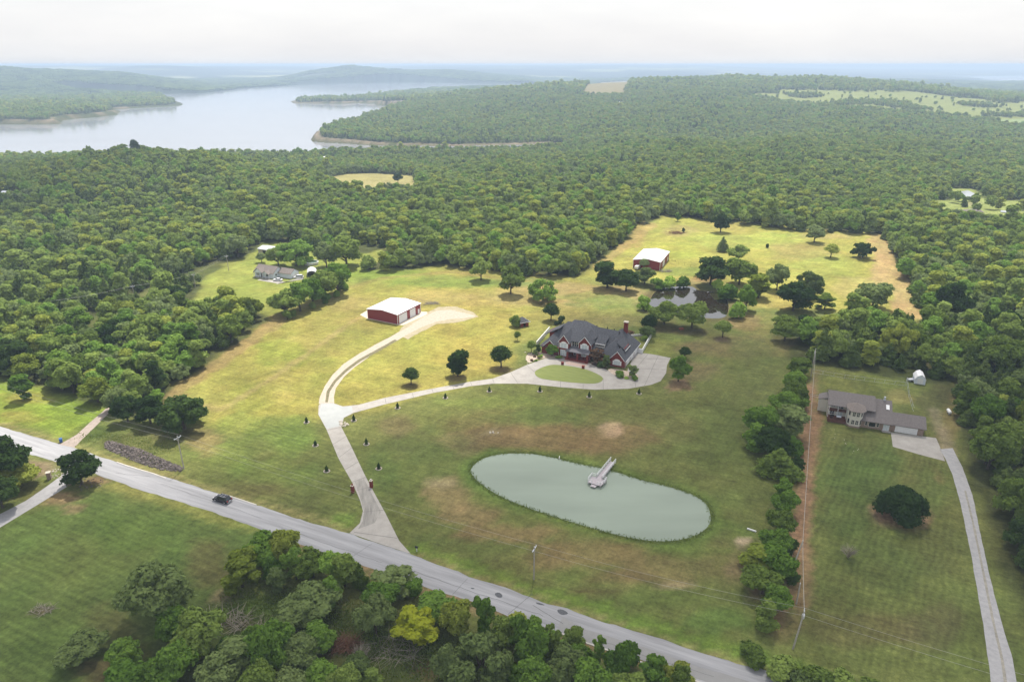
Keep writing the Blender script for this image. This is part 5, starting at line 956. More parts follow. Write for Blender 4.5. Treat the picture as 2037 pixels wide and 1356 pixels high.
MB().tube((15.2, 6.6, 6.4), (15.2, 6.6, 7.6), .32, .26, 10).build('flue', M['galv'], rf_); MB().slab([(15.6, 3.4, 5.05), (16.5, 3.4, 5.05), (16.5, 5.0, 5.82), (15.6, 5.0, 5.82)], .1).build('skylight', M['white'], rf_)
bay = [(5.2, -.6), (5.9, -1.9), (8.4, -2.0), (9.2, -.7), (9.2, 3), (5.2, 3)]; bm = MB().prism(bay, 0.5, 5.4).build('bay_tower', M['offwhite'], r); MB().prism([(5.1, -.7), (5.85, -2.0), (8.45, -2.1), (9.3, -.8), (9.3, 3.1), (5.1, 3.1)], 0, .5).build('stone_base', M['tanbrick'], bm)
q = MB(); ap = (7.2, .8, 7.0); ring = [(4.7, -.9), (5.7, -2.4), (8.7, -2.5), (9.9, -.8), (9.9, 3.2), (4.7, 3.2)]
for a, b_ in zip(ring, ring[1:]): q.slab([(*a, 5.35), (*b_, 5.35), ap], .12)
q.slab([(4.7, 3.2, 5.35), (4.7, -.9, 5.35), ap], .12); q.build('bay_roof', M['brownshingle'], bm)
for z0 in (1.0, 3.6): window(bm, 'F', -1.96, 6.2, 7.1, z0, z0 + 1.5, frame='offwhite', nx=2, nz=2); window(bm, 'F', -1.98, 7.3, 8.2, z0, z0 + 1.5, frame='offwhite', nx=2, nz=2)
for z0 in (1.0, 3.6):
    for (x0, y0), (x1, y1) in (((5.2, -.6), (5.9, -1.9)), ((8.4, -2.0), (9.2, -.7))):
        e = Vector((x1 - x0, y1 - y0)).normalized(); nn = Vector((e.y, -e.x)) * .04; cx, cy = (x0 + x1) / 2, (y0 + y1) / 2; pts4 = [(cx - e.x * .35, cy - e.y * .35), (cx + e.x * .35, cy + e.y * .35)]
        m_ = MB(); m_.add([(p[0] + k * nn.x, p[1] + k * nn.y, z) for k in (0, 1) for p in pts4 for z in (z0, z0 + 1.4)], [(0, 2, 3, 1), (4, 5, 7, 6), (0, 1, 5, 4), (2, 6, 7, 3), (0, 4, 6, 2), (1, 3, 7, 5)]); m_.build('window', M['glass'], bm)
dk = MB(); dk.box(0, 5.1, -.6, 2.6, 0, .9); d_ = dk.build('deck', M['deckwood'], r); q = MB()
for i in range(18): q.box(.05 + i * .28, .1 + i * .28, -.6, -.55, .9, 1.8)
q.box(0, 5.1, -.62, -.53, 1.8, 1.88); q.box(0, .08, -.6, 2.6, 1.8, 1.88); q.build('railing', M['deckwood'], d_)
dk = MB(); dk.box(0, 5.1, 1.0, 2.6, 3.0, 3.15); d2 = dk.build('balcony', M['deckwood'], r); q = MB(); q.box(0, 5.1, 1.0, 1.06, 3.9, 3.98)
for i in range(18): q.box(.05 + i * .28, .1 + i * .28, 1.0, 1.05, 3.15, 3.9)
q.build('railing', M['deckwood'], d2)
q = MB()
for x in (.0, 2.5, 4.9): q.box(x, x + .14, .95, 1.09, .9, 4.9)
q.build('deck_post', M['white'], r)
for z0 in (1.2, 3.7): window(r, 'F', 2.6, .6, 1.9, z0, z0 + 1.2); window(r, 'F', 2.6, 2.4, 4.2, z0 - .3, z0 + 1.2, 'blind' if z0 < 2 else 'glass')
window(r, 'F', -.8, 10.1, 10.8, .8, 2.1, nx=1, frame='offwhite'); window(r, 'F', -.8, 11.1, 13.0, .6, 2.1, nx=1, nz=1, frame='offwhite'); window(r, 'F', -.8, 13.2, 13.9, .8, 2.1, nx=1, frame='offwhite'); window(r, 'F', -.8, 15.0, 16.6, .1, 2.2, 'blind', nx=4, nz=1)
d = MB().box(18.2, 24.0, -.48, -.4, .02, 2.1).build('garage_door', M['white'], r); q = MB()
for z in (.55, 1.05, 1.55): q.box(18.25, 23.95, -.495, -.48, z, z + .03)
q.build('panel_groove', M['galv'], d); sheet('house_step', [(o[0] + x * math.cos(rz) - y * math.sin(rz), o[1] + x * math.sin(rz) + y * math.cos(rz)) for x, y in [(14.6, -.8), (14.9, -2.2), (17, -2.0), (17.2, -.8)]], .12, conc)
tb = root('patio_table', (*[v for v in (o[0] + 3.3 * math.cos(rz), o[1] + 3.3 * math.sin(rz) + .6)], .9), 'round table on the wooden deck of the ranch house', 'table'); MB().tube((0, 0, .7), (0, 0, .75), .7, .7, 14).build('tabletop', M['siding'], tb); MB().tube((0, 0, 0), (0, 0, .7), .06, .06).build('leg', M['rubber'], tb)
gr_ = root('grill', (o[0] + 1.3 * math.cos(rz), o[1] + 1.3 * math.sin(rz) + .5, .9), 'dark covered grill on the wooden deck of the ranch house', 'grill'); MB().box(-.5, .5, -.3, .3, .4, .8).build('body', M['rubber'], gr_); MB().xprism([(-.3, .8), (.3, .8), (.2, 1.1), (-.2, 1.1)], -.5, .5).build('lid', M['rubber'], gr_); MB().box(-.4, .4, -.2, .2, 0, .4).build('stand', M['rubber'], gr_)
# ---- gambrel shed
o, rz, w = frame((1818.5, 762.5), (1840, 765.5)); r = root('garden_shed', (o[0], o[1], 0), 'pale blue barn shaped garden shed with curved white roof under the trees', 'shed', rz=rz)
gam = [(0, 0), (w, 0), (w, 1.7), (w * .82, 2.7), (w / 2, 3.3), (w * .18, 2.7), (0, 1.7)]; MB().yprism(gam, 0, 4.6).build('wall', M['siding'], r); q = MB()
g2 = [(-.12, 1.68), (w * .17, 2.8), (w / 2, 3.42), (w * .83, 2.8), (w + .12, 1.68)]
for a, b_ in zip(g2, g2[1:]): q.slab([(a[0], -.15, a[1]), (b_[0], -.15, b_[1]), (b_[0], 4.75, b_[1]), (a[0], 4.75, a[1])], .08)
q.build('roof', M['roofwhite'], r); MB().box(w / 2 - .85, w / 2 + .85, -.05, 0, .1, 1.95).build('door', M['white'], r)
p = G(1812, 758); r = root('utility_trailer', (p[0] - .2, p[1], 0), 'small white trailer parked left of the barn shaped shed', 'trailer', rz=R(10)); MB().box(-.9, .9, -.6, .6, .45, .9).build('bed', M['galv'], r)
for s in (-.65, .65): MB().tube((0, s - .07, .28), (0, s + .07, .28), .28, .28, 12).build('wheel', M['rubber'], r)
MB().tube((-1.7, 0, .5), (-.9, 0, .5), .05).build('tow_bar', M['galv'], r)
p = G(1887, 822); r = root('gas_tank', (p[0], p[1], 0), 'white propane tank lying at the edge of the trees right of the drive', 'tank', rz=R(75)); q = MB(); q.tube((-.9, 0, .8), (.9, 0, .8), .48, .48, 14, False); q.sph((-.9, 0, .8), .48, .48, .48); q.sph((.9, 0, .8), .48, .48, .48); q.build('vessel', M['white'], r)
q = MB()
for x in (-.6, .6): q.box(x - .08, x + .08, -.3, .3, 0, .4)
q.build('leg', M['galv'], r)
# ---- white house with taupe roof
o, rz, ln = frame((503, 551), (540, 556.5)); r = root('white_house', (o[0], o[1], 0), 'white single storey house with taupe gabled roof and attached garage, upper left', 'house', rz=rz)
L1 = ln; MB().box(0, L1, 1.6, 9.5, 0, 2.8).build('wall', M['siding'], r)
q = MB(); q.xprism([(1.6, 2.8), (9.5, 2.8), (5.5, 5.3)], .0, L1); q.yprism([(.8, 2.7), (6.2, 2.7), (3.5, 4.8)], .3, 5); q.yprism([(6.4, 2.6), (10.2, 2.6), (8.3, 3.9)], .1, 4); q.build('gable', M['siding'], r)
q = MB(); q.slab([(-.4, 1.1, 2.7), (L1 + .4, 1.1, 2.7), (L1 + .4, 5.6, 5.5), (-.4, 5.6, 5.5)], .15); q.slab([(-.4, 5.6, 5.5), (L1 + .4, 5.6, 5.5), (L1 + .4, 10, 2.7), (-.4, 10, 2.7)], .15)
for x0, x1, y0, ze, zp in ((.4, 6.6, 0, 2.7, 5.1), (6.2, 10.5, -.3, 2.6, 4.1)):
    c = (x0 + x1) / 2; q.slab([(x0, y0, ze), (c, y0, zp), (c, 5.2, zp), (x0, 3.5, ze)], .12); q.slab([(c, y0, zp), (x1, y0, ze), (x1, 3.5, ze), (c, 5.2, zp)], .12)
rw = q.build('roof', M['brownshingle'], r); MB().tube((3.4, 6, 5), (3.4, 6, 5.9), .25, .25).build('vent', M['dark'], rw)
q = MB()
for x in (.6, 3.4, 6.2, 8.2, 10.3): q.box(x, x + .2, .1, .3, 0, 2.7)
q.build('porch_post', M['white'], r); MB().box(.2, 10.6, 0, 1.6, 0, .12).build('porch_floor', conc, r); window(r, 'F', 1.6, 1.2, 3.0, .8, 2.2); window(r, 'F', 1.6, 7.2, 9.4, .8, 2.2, nx=3); MB().box(4.2, 5.2, 1.54, 1.6, .1, 2.2).build('door', M['dark'], r); window(r, 'R', L1, 3.0, 4.2, 1.2, 2.2, nx=1, nz=1)
MB().box(L1 + .01, L1 + 8, 5.2, 11.2, 0, 2.6).build('garage_wall', M['siding'], r); q = MB(); q.slab([(L1 - .2, 4.8, 2.5), (L1 + 8.3, 4.8, 2.5), (L1 + 8.3, 8.2, 4.4), (L1 - .2, 8.2, 4.4)], .15); q.slab([(L1 - .2, 8.2, 4.4), (L1 + 8.3, 8.2, 4.4), (L1 + 8.3, 11.6, 2.5), (L1 - .2, 11.6, 2.5)], .15); q.build('garage_roof', M['brownshingle'], r)
MB().xprism([(5.2, 2.6), (11.2, 2.6), (8.2, 4.25)], L1, L1 + 8).build('garage_gable', M['siding'], r); MB().box(L1 + 8, L1 + 8.06, 6.2, 10.4, 0, 2.2).build('garage_door', M['white'], r)
def small_shed(name, pa, pb, dep, h, rise, wm, rm, label, cat='shed', z=None):
    if z is None: o, rz, w = frame(pa, pb)
    else: a = GT(*pa, z); b_ = GT(*pb, z); o = (a[0], a[1]); z = a[2]; rz = math.atan2(b_[1] - a[1], b_[0] - a[0]); w = math.hypot(b_[0] - a[0], b_[1] - a[1])
    r = root(name, (o[0], o[1], z or 0), label, cat, rz=rz); q = MB(); q.xprism([(0, -1), (dep, -1), (dep, h), (dep / 2, h + rise), (0, h)], 0, w); wa = q.build('wall', wm, r)
    q = MB(); q.slab([(-.3, -.3, h), (w + .3, -.3, h), (w + .3, dep / 2, h + rise + .12), (-.3, dep / 2, h + rise + .12)], .1); q.slab([(-.3, dep / 2, h + rise + .12), (w + .3, dep / 2, h + rise + .12), (w + .3, dep + .3, h), (-.3, dep + .3, h)], .1); q.build('roof', rm, r)
    MB().box(w * .35, w * .6, -.05, 0, 0, h * .75).build('door', M['dark'], r); return r
small_shed('shed', (514, 503), (540, 507), 8, 2.6, .9, M['stone'], M['galv'], 'small outbuilding with flat grey metal roof behind the white house')
small_shed('cottage', (292, 306), (312, 306), 8, 3, 1.5, M['stone'], M['roofwhite'], 'white roofed cottage peeping out of the wood left of the tall skyline tree', 'house', -3)
small_shed('cottage', (646, 324), (659, 322), 12, 4, 2, M['stone'], M['roofwhite'], 'pale cottage at the wood edge near the lake inlet', 'house', -8)
small_shed('cottage', (2, 392), (18, 391), 7, 3, 1.2, M['stone'], M['galv'], 'white roof half hidden in the wood at the left edge', 'house', -1)
small_shed('cottage', (1230, 208), (1240, 208), 12, 5, 2, M['stone'], M['galv'], 'tiny white roofed house far up the wooded ridge', 'house', 20)
small_shed('cottage', (704, 153), (711, 152.7), 20, 6, 3, M['stone'], M['stone'], 'pale building on the slope of the far tower hill, left one', 'house', 0)
small_shed('cottage', (687, 156), (691, 156), 18, 5, 2, M['stone'], M['stone'], 'pale small building low on the slope of the far tower hill', 'house', 0)
o, rz, w = frame((611, 552), (622, 556)); r = root('carport', (o[0], o[1], 0), 'arched white hoop shelter beside the row of trees', 'shelter', rz=R(15)); q = MB(); n_ = 12; ps = [(2.4 - 2.4 * math.cos(math.pi * i / n_), 1.4 + 2.0 * math.sin(math.pi * i / n_)) for i in range(n_ + 1)]; ps = [(0, 0)] + ps + [(4.8, 0)]
for a, b_ in zip(ps, ps[1:]): q.slab([(a[0], 0, a[1]), (b_[0], 0, b_[1]), (b_[0], 7.5, b_[1]), (a[0], 7.5, a[1])], .05)
q.build('cover', M['white'], r); MB().yprism(ps, 7.3, 7.4).build('end_wall', M['white'], r)
p = G(620, 525); r = root('swimming_pool', (p[0], p[1], 0), 'round above ground pool with a pale rim among the trees', 'pool'); q = MB(); R0 = 3.6
for i in range(28):
    a, b_ = 2 * math.pi * i / 28, 2 * math.pi * (i + 1) / 28
    for r0, r1, z0, z1 in ((R0 - .1, R0, 0, 1.2), (R0 - .25, R0 + .12, 1.2, 1.28)): q.prism([(r0 * math.cos(a), r0 * math.sin(a)), (r1 * math.cos(a), r1 * math.sin(a)), (r1 * math.cos(b_), r1 * math.sin(b_)), (r0 * math.cos(b_), r0 * math.sin(b_))], z0, z1)
q.build('pool_wall', M['white'], r); MB().tube((0, 0, .9), (0, 0, 1.0), R0 - .11, R0 - .11, 28).build('pool_water', water('pool_green', (.05, .09, .06), .05, 2, .1), r)
# ---- radio tower
p = GT(743, 136, 0); r = root('radio_tower', (p[0], p[1], p[2]), 'thin lattice mast on top of the far hill beyond the lake', 'tower'); q = MB(); hh = 38
for a in range(3):
    x, y = 3 * math.cos(a * 2.09), 3 * math.sin(a * 2.09); q.tube((x, y, 0), (x * .3, y * .3, hh), 1.2, .9, 5)
for k in range(8):
    for a in range(3):
        s = 1 - .7 * k / 8; s2 = 1 - .7 * (k + 1) / 8; b_ = (a + 1) % 3; q.tube((3 * s * math.cos(a * 2.09), 3 * s * math.sin(a * 2.09), hh * k / 8), (3 * s2 * math.cos(b_ * 2.09), 3 * s2 * math.sin(b_ * 2.09), hh * (k + 1) / 8), .3, .3, 4)
q.build('mast', M['galv'], r)
# ------------------------------------------------------------------ dock
c0 = G(1187, 957, .6); r = root('fishing_dock', (c0[0], c0[1], 0), 'weathered white wooden dock with railings reaching into the oval pond', 'dock', rz=R(-30))
q = MB(); q.box(-2.1, 2.1, -1.6, 1.6, .62, .7); q.v = [(x * (1 if y > 0 else .86), y, z) for x, y, z in q.v]; q.build('platform', M['wood'], r)
g = MB(); g.box(-.75, .75, 1.6, 10.6, .62, .7); g.build('gangway', M['wood'], r); MB().box(-.7, .7, -2.6, -1.6, .42, .5).build('step', M['wood'], r)
q = MB()
for i in range(10): q.box(-2.1, 2.1, -1.55 + i * .32, -1.53 + i * .32, .7, .704)
for i in range(28): q.box(-.75, .75, 1.7 + i * .32, 1.72 + i * .32, .7, .704)
q.build('plank_gap', M['dark'], r)
def rail(pts):
    q = MB()
    for a, b_ in zip(pts, pts[1:]):
        L_ = math.hypot(b_[0] - a[0], b_[1] - a[1]); n_ = max(1, round(L_ / 1.3))
        for i in range(n_ + 1): x, y = a[0] + (b_[0] - a[0]) * i / n_, a[1] + (b_[1] - a[1]) * i / n_; q.box(x - .06, x + .06, y - .06, y + .06, .3, 1.7)
        for z in (1.2, 1.66): q.tube((a[0], a[1], z), (b_[0], b_[1], z), .07, .07, 4)
    q.build('railing', M['white'], r)
rail([(-.75, 11.2), (-.75, 1.6), (-2.05, 1.6), (-2.05, -.8)]); rail([(.75, 11), (.75, 1.6), (2.05, 1.6), (2.05, -.4), (1.6, -1.55), (.75, -1.55)]); rail([(-1.7, -1.55), (-.75, -1.55)])
q = MB()
for x, y in ((-2, 1.5), (2, 1.5), (-1.7, -1.5), (1.7, -1.5), (-.7, 4), (.7, 4), (-.7, 7), (.7, 7)): q.tube((x, y, -.3), (x, y, .62), .09)
q.build('piling', M['polewood'], r)
tag(ribbon('drain_pipe', [(1486, 1052), (1504, 1058)], .28, .3, M['white'], z0=.05), 'short white pipe lying on the grass right of the oval pond', 'pipe')
tag(ribbon('float_pole', [(1112, 914), (1113, 909)], .12, .4, M['white'], z0=.05), 'small white stick at the far edge of the oval pond', 'stick')
# ------------------------------------------------------------------ power poles and lines
def pole(base, hgt, arm, label, rzv=R(66), lean=(0, 0), box=False, group='power poles'):
    p = G(*base); r = root('power_pole', (p[0], p[1], 0), label, 'power pole', group, rzv); lx = lean[0] * math.cos(-rzv) - lean[1] * math.sin(-rzv); ly = lean[0] * math.sin(-rzv) + lean[1] * math.cos(-rzv)
    MB().tube((0, 0, -.3), (lx, ly, hgt), .17, .12, 8).build('shaft', M['polewood'], r); t_ = []
    if arm:
        MB().box(lx - arm, lx + arm, ly - .08, ly + .08, hgt - .5, hgt - .34).build('crossarm', M['galv'], r); q = MB(); q.tube((lx - arm * .6, ly, hgt - .4), (lx, ly, hgt - 1.2), .04); q.tube((lx + arm * .6, ly, hgt - .4), (lx, ly, hgt - 1.2), .04); q.build('brace', M['galv'], r)
        for s in (-1, 1): MB().tube((lx + s * arm * .92, ly, hgt - .34), (lx + s * arm * .92, ly, hgt - .08), .08, .06).build('insulator', M['white'], r)
    MB().tube((lx, ly, hgt), (lx, ly, hgt + .3), .07, .05).build('insulator', M['white'], r)
    if box: MB().tube((lx + .38, ly, hgt - 1.9), (lx + .38, ly, hgt - 1.0), .24, .24, 10).build('transformer', M['galv'], r)
    w = lambda s: (p[0] + (lx + s * arm * .92) * math.cos(rzv) - ly * math.sin(rzv), p[1] + (lx + s * arm * .92) * math.sin(rzv) + ly * math.cos(rzv), hgt - .05)
    return w(-1), w(1), w(0)
pA = pole((366, 932), top_h(366, 932, 868), 1.1, 'power pole with crossarm in the grass above the road, beside the rock pile'); pB = pole((1062, 1152), top_h(1062, 1152, 1088), 1.1, 'power pole with crossarm standing between the road and the oval pond')
pC = pole((1577, 1290), 8.6, 1.1, 'leaning power pole with crossarm near the lower right corner', lean=(.9, .3), box=True)
pD = pole((1613, 748), top_h(1613, 748, 694), 0, 'tall pole with transformer at the top of the hedgerow', box=True); pE = pole((1569, 1148), top_h(1569, 1148, 1078), 0, 'leaning bare pole beside the bottom of the hedgerow', lean=(1.7, .4))
pF = pole((455, 538), top_h(455, 538, 508), .9, 'distant power pole on the lawn of the white house', rzv=R(20)); pG = pole((389, 572), top_h(389, 572, 545), .8, 'distant power pole at the edge of the wood by the lawn', rzv=R(20)); pH = pole((271, 605), top_h(271, 605, 568), .9, 'distant power pole in the cut through the wood', rzv=R(20))
pole((1584, 860 + 340), 5, 0, 'thin short post beside the hedgerow near the leaning pole'); 
def wire(a, b_, sag, label, rad=.022, group='overhead power lines'):
    a, b_ = Vector(a), Vector(b_); n_ = 16; pts_ = [a.lerp(b_, i / n_) + Vector((0, 0, -4 * sag * (i / n_) * (1 - i / n_))) for i in range(n_ + 1)]; q = MB(); m = a.lerp(b_, .5)
    for p, s in zip(pts_, pts_[1:]): q.tube(p - m, s - m, rad, rad, 4, False)
    o = q.build('power_line', M['wire'], None); o.location = m; tag(o, label, 'power line', group)
lf = G(-60, 905); off = Vector((pA[2][0] - pB[2][0], pA[2][1] - pB[2][1], 0)).normalized() * 85
for k, nm in ((0, 'nearer'), (1, 'farther')):
    wire(Vector(pA[k]) + off, pA[k], 1.0, f'{nm} overhead wire leaving the rock pile pole to the left'); wire(pA[k], pB[k], 1.1, f'{nm} overhead wire crossing the driveway between the two road poles')
    wire(pB[k], pC[k], .8, f'{nm} overhead wire from the pond pole to the leaning corner pole'); wire(pC[k], Vector(pC[k]) - off * .8, .8, f'{nm} overhead wire running off the lower right corner')
    wire(pF[k], pG[k], .4, f'{nm} wire from the lawn pole to the wood edge pole'); wire(pG[k], pH[k], .6, f'{nm} wire over the cut through the wood'); wire(pH[k], Vector(pH[k]) + (Vector(pH[k]) - Vector(pG[k])) * 1.1, .6, f'{nm} wire fading into the wood on the left')
wire(pD[2], pE[2], .8, 'long wire down the hedgerow from the transformer pole', .04); wire(pE[2], pC[2], .4, 'wire from the bare leaning pole to the corner pole', .04)
# ------------------------------------------------------------------ vehicles
def car(loc, rz, paint, label, suv=True, rack=False, length=4.7, kind='car', name='parked_car', group=None):
    r = root(name, (loc[0], loc[1], 0), label, kind, group, rz); L_, Wd = length, 1.86; h1 = .95 if suv else .85; h2 = 1.72 if suv else 1.42; x0 = -L_ / 2
    prof = [(x0, .35), (x0 + .05, .75), (x0 + .25, h1 - .06), (x0 + 1.15, h1 + .05), (L_ / 2 - .15, h1 + .08), (L_ / 2, h1 - .1), (L_ / 2, .38), (L_ / 2 - .3, .25), (x0 + .3, .25)]
    b = MB(); n_ = len(prof); rows = [(-Wd / 2 + .1, 0), (-Wd / 2, 1), (Wd / 2, 1), (Wd / 2 - .1, 0)]
    def P(i, y, full): x, z = prof[i]; s = 1.0 if full else .965; return (x * s, y, z if full else .25 + (z - .25) * (.97 if z < h1 * .8 else 1.0))
    prof2 = prof; v = [(p[0] * (1 if full else .975), y, p[1] * (1 if full else .99)) for y, full in rows for p in prof2]; f = [tuple(range(n_)), tuple(range(3 * n_, 4 * n_))[::-1]]
    for k in range(3): f += [(k * n_ + (i + 1) % n_, k * n_ + i, (k + 1) * n_ + i, (k + 1) * n_ + (i + 1) % n_) for i in range(n_)]
    b.add(v, f); b.build('body', paint, r, False)
    ws, we = x0 + 1.05, (L_ / 2 - .2 if suv else L_ / 2 - .75); rs, re = ws + .75, we - (.35 if suv else .55); zt = h2
    def cab(sh, z0, z1, k0, k1, m, nm):
        y0, y1 = Wd / 2 - .08, Wd / 2 - .3; l_ = lambda a, b_, t_: a + (b_ - a) * t_; v = []
        for t_ in (k0, k1):
            xs, xe, yy, zz = l_(ws, rs, t_), l_(we, re, t_), l_(y0, y1, t_) + sh, l_(z0, z1, t_); v += [(xs, -yy, zz), (xe, -yy, zz), (xe, yy, zz), (xs, yy, zz)]
        return MB().add(v, [(0, 3, 2, 1), (4, 5, 6, 7), (0, 1, 5, 4), (1, 2, 6, 5), (2, 3, 7, 6), (3, 0, 4, 7)]).build(nm, m, r)
    cab(0, h1, zt, 0, .9, M['glass'], 'window'); rfo = cab(.01, h1, zt, .86, 1.0, paint, 'roof')
    if rack:
        q = MB(); q.box(rs + .1, re - .1, -Wd / 2 + .38, -Wd / 2 + .43, zt, zt + .08); q.box(rs + .1, re - .1, Wd / 2 - .43, Wd / 2 - .38, zt, zt + .08)
        for x in (rs + .7, rs + 1.5): q.box(x, x + .06, -Wd / 2 + .4, Wd / 2 - .4, zt + .05, zt + .09)
        q.build('roof_rack', M['chrome'], r); MB().box(rs + .1, rs + .75, -.45, .45, zt + .005, zt + .02).build('sunroof', M['glass'], rfo)
    for x in (x0 + .85, L_ / 2 - .9):
        for s in (-1, 1):
            w = MB().tube((x, s * (Wd / 2 - .2), .34), (x, s * (Wd / 2 + .01), .34), .34, .34, 16).build('wheel', M['rubber'], r); MB().tube((x, s * (Wd / 2 + .0), .34), (x, s * (Wd / 2 + .03), .34), .22, .2, 12).build('rim', M['chrome'], w)
    for s in (-1, 1): MB().box(x0 + .0, x0 + .22, s * .62 - .2, s * .62 + .2, .62, .8).build('headlight', M['lamp'], r); MB().box(L_ / 2 - .1, L_ / 2 + .015, s * .72 - .14, s * .72 + .14, .72, 1.0).build('tail_light', M['taillamp'], r)
    for s in (-1, 1): MB().box(ws + .35, ws + .55, s * (Wd / 2 + .1) - .1, s * (Wd / 2 + .1) + .1, h1, h1 + .16).build('mirror', paint, r)
    MB().box(L_ / 2 + .0, L_ / 2 + .07, -.85, .85, .4, .58).build('bumper', M['chrome'], r); MB().box(L_ / 2 + .0, L_ / 2 + .03, -.26, .26, .66, .8).build('number_plate', M['white'], r)
    return r
p = G(443, 996); car((p[0], p[1]), math.atan2(-13.5, 33), M['blackpaint'], 'black estate car driving along the grey road', True, True, name='car')
p = G(553, 558.5); car((p[0], p[1]), R(-8), M['whitepaint'], 'white saloon parked in front of the white house', False, length=4.6, group='white cars by the white house'); p = G(594, 553); car((p[0], p[1]), R(10), M['whitepaint'], 'white pickup parked at the garage end of the white house', True, length=4.9, group='white cars by the white house')
p = G(1268, 535); r = root('box_truck', (p[0], p[1], 0), 'white truck parked against the left side of the distant red barn', 'truck', rz=R(60)); MB().box(-2.2, 1.1, -.95, .95, .7, 2.0).build('cargo_body', M['whitepaint'], r); q = MB(); q.xprism([(-.9, .5), (.9, .5), (.9, 1.2), (.75, 1.9), (-.75, 1.9), (-.9, 1.2)], 1.15, 2.6); q.build('cab', M['siding'], r); MB().box(2.6, 2.63, -.7, .7, 1.2, 1.75).build('windscreen', M['glass'], r)
for x in (-1.4, 1.9):
    for s in (-.85, .85): MB().tube((x, s - .1, .4), (x, s + .1, .4), .4, .4, 12).build('wheel', M['rubber'], r)
# ------------------------------------------------------------------ drive-side saplings in stone rings
SL = [((610, 840), 'top one of three ringed saplings left of the driveway'), ((627.5, 886), 'middle one of three ringed saplings left of the driveway'), ((650, 937), 'lowest of three ringed saplings left of the driveway'), ((704, 836.5), 'ringed sapling beside the driveway fork'), ((729, 883.5), 'second ringed sapling down the right of the driveway'), ((753.5, 932), 'lowest ringed sapling right of the driveway'),
      ((791, 811.5), 'ringed sapling nearest the driveway fork in the curved row'), ((886, 791.5), 'second ringed sapling in the curved row'), ((973.5, 778.5), 'third ringed sapling in the curved row'), ((1074, 778.5), 'ringed sapling below the left end of the circle drive'), ((1172, 789.5), 'ringed sapling below the island lawn'), ((1271, 783), 'ringed sapling below the parking court')]
sm = crown_mesh('cedar', 77, 500, .5, F['dark'], .8)
for (a, lb) in SL:
    p = G(*a); r = root('sapling', (p[0], p[1], 0), lb, 'sapling', 'ringed saplings along the driveway'); q = MB(); rg = random.Random(a[0])
    for k in range(12): t_ = k * math.pi / 6; q.sph((.75 * math.cos(t_), .75 * math.sin(t_), .08), .2, .18, .13, 6, 4)
    q.build('stone_ring', M['stone'], r); MB().tube((0, 0, .04), (0, 0, .1), .66, .62, 14).build('mulch', mat('sap_mulch', (.12, .09, .07), .95) if 'sap_mulch' not in bpy.data.materials else bpy.data.materials['sap_mulch'], r)
    c = link('crown', sm, r); c.scale = (.22, .22, .25 * rg.uniform(.8, 1.1)); c.location = (0, 0, .2); MB().tube((0, 0, 0), (0, 0, .6), .04).build('trunk', M['bark'], r)
# ------------------------------------------------------------------ shrubs in the beds by the brick house
for a in [(1065, 705, 12, 695, 'bush', 'grey', 'low grey shrub at the tip of the left gravel bed'), (1072, 712, 8, 706, 'bush', 'olive', 'tiny yellowish shrub in the left gravel bed'), (1058, 718, 8, 713, 'bush', 'bronze', 'tiny red shrub in the left gravel bed'), (1063, 710, 7, 705, 'bush', 'bronze', 'reddish shrub in the middle of the left gravel bed'), (1076, 710, 9, 704, 'bush', 'lime', 'bright low shrub at the right of the left gravel bed'), (1066, 718, 7, 714, 'bush', 'fresh', 'small green shrub at the lower edge of the left gravel bed'),
          (1098, 708, 26, 682, 'oak', 'fresh', 'green ornamental tree against the left wing of the brick house'), (1071, 702, 11, 684, 'upright', 'dark', 'tight evergreen column at the left corner of the brick house'), (1112, 712, 14, 705, 'bush', 'fresh', 'clipped shrubs under the lower front window'),
          (1186, 722, 32, 690, 'spray', 'bronze', 'bronze leaved tree in front of the dormer of the brick house'), (1205, 730, 20, 705, 'spray', 'grey', 'pale green shrub left of the garage gable'), (1194, 729, 22, 716, 'bush', 'dark', 'dark shrubs at the foot of the bronze tree'),
          (1233, 749, 26, 735, 'bush', 'fresh', 'green shrub mound in front of the garage gable'), (1258, 750, 26, 724, 'spray', 'grey', 'feathery grey shrub at the corner of the garage'), (1262, 755, 16, 744, 'bush', 'fresh', 'round shrub at the right end of the garage bed'), (1246, 753, 10, 748, 'bush', 'lime', 'lime coloured low shrub in the garage bed'), (1283, 677, 14, 664, 'bush', 'lime', 'yellow green shrub inside the white walled garden'), (1253, 665, 18, 655, 'bush', 'bronze', 'red leaved hedge beside the chimney')]:
    ptree(*a, group='plants in the beds of the brick house', name='shrub', cat='shrub')
# ------------------------------------------------------------------ small things
p = G(122, 879); r = root('wheelie_bin', (p[0], p[1], 0), 'blue wheeled bin at the mouth of the lane into the woods', 'bin', rz=R(30)); q = MB(); q.xprism([(-.36, .1), (.3, .1), (.4, 1.1), (-.42, 1.1)], -.36, .36); q.build('body', M['blue'], r); MB().box(-.4, .4, -.46, .46, 1.1, 1.18).build('lid', M['blue'], r)
for s in (-.3, .3): MB().tube((s - .05, .3, .14), (s + .05, .3, .14), .14).build('wheel', M['rubber'], r)
p = G(829, 1096); r = root('mailbox', (p[0], p[1], 0), 'black mailbox on a post where the driveway meets the road', 'mailbox', rz=R(66)); MB().box(-.07, .07, -.07, .07, 0, 1.0).build('post', M['white'], r); q = MB(); n_ = 8; q.yprism([(.2 * math.cos(math.pi * i / n_), 1.2 + .22 * math.sin(math.pi * i / n_)) for i in range(n_ + 1)] + [(-.2, 1.0), (.2, 1.0)], -.32, .32); q.build('box', M['rubber'], r)
p = G(1351 + 4, 656); r = root('picnic_table', (p[0], p[1], 0), 'small red picnic table under the pond bank oaks', 'table', rz=R(15)); MB().box(-.9, .9, -.38, .38, .72, .77).build('tabletop', M['redpaint'], r)
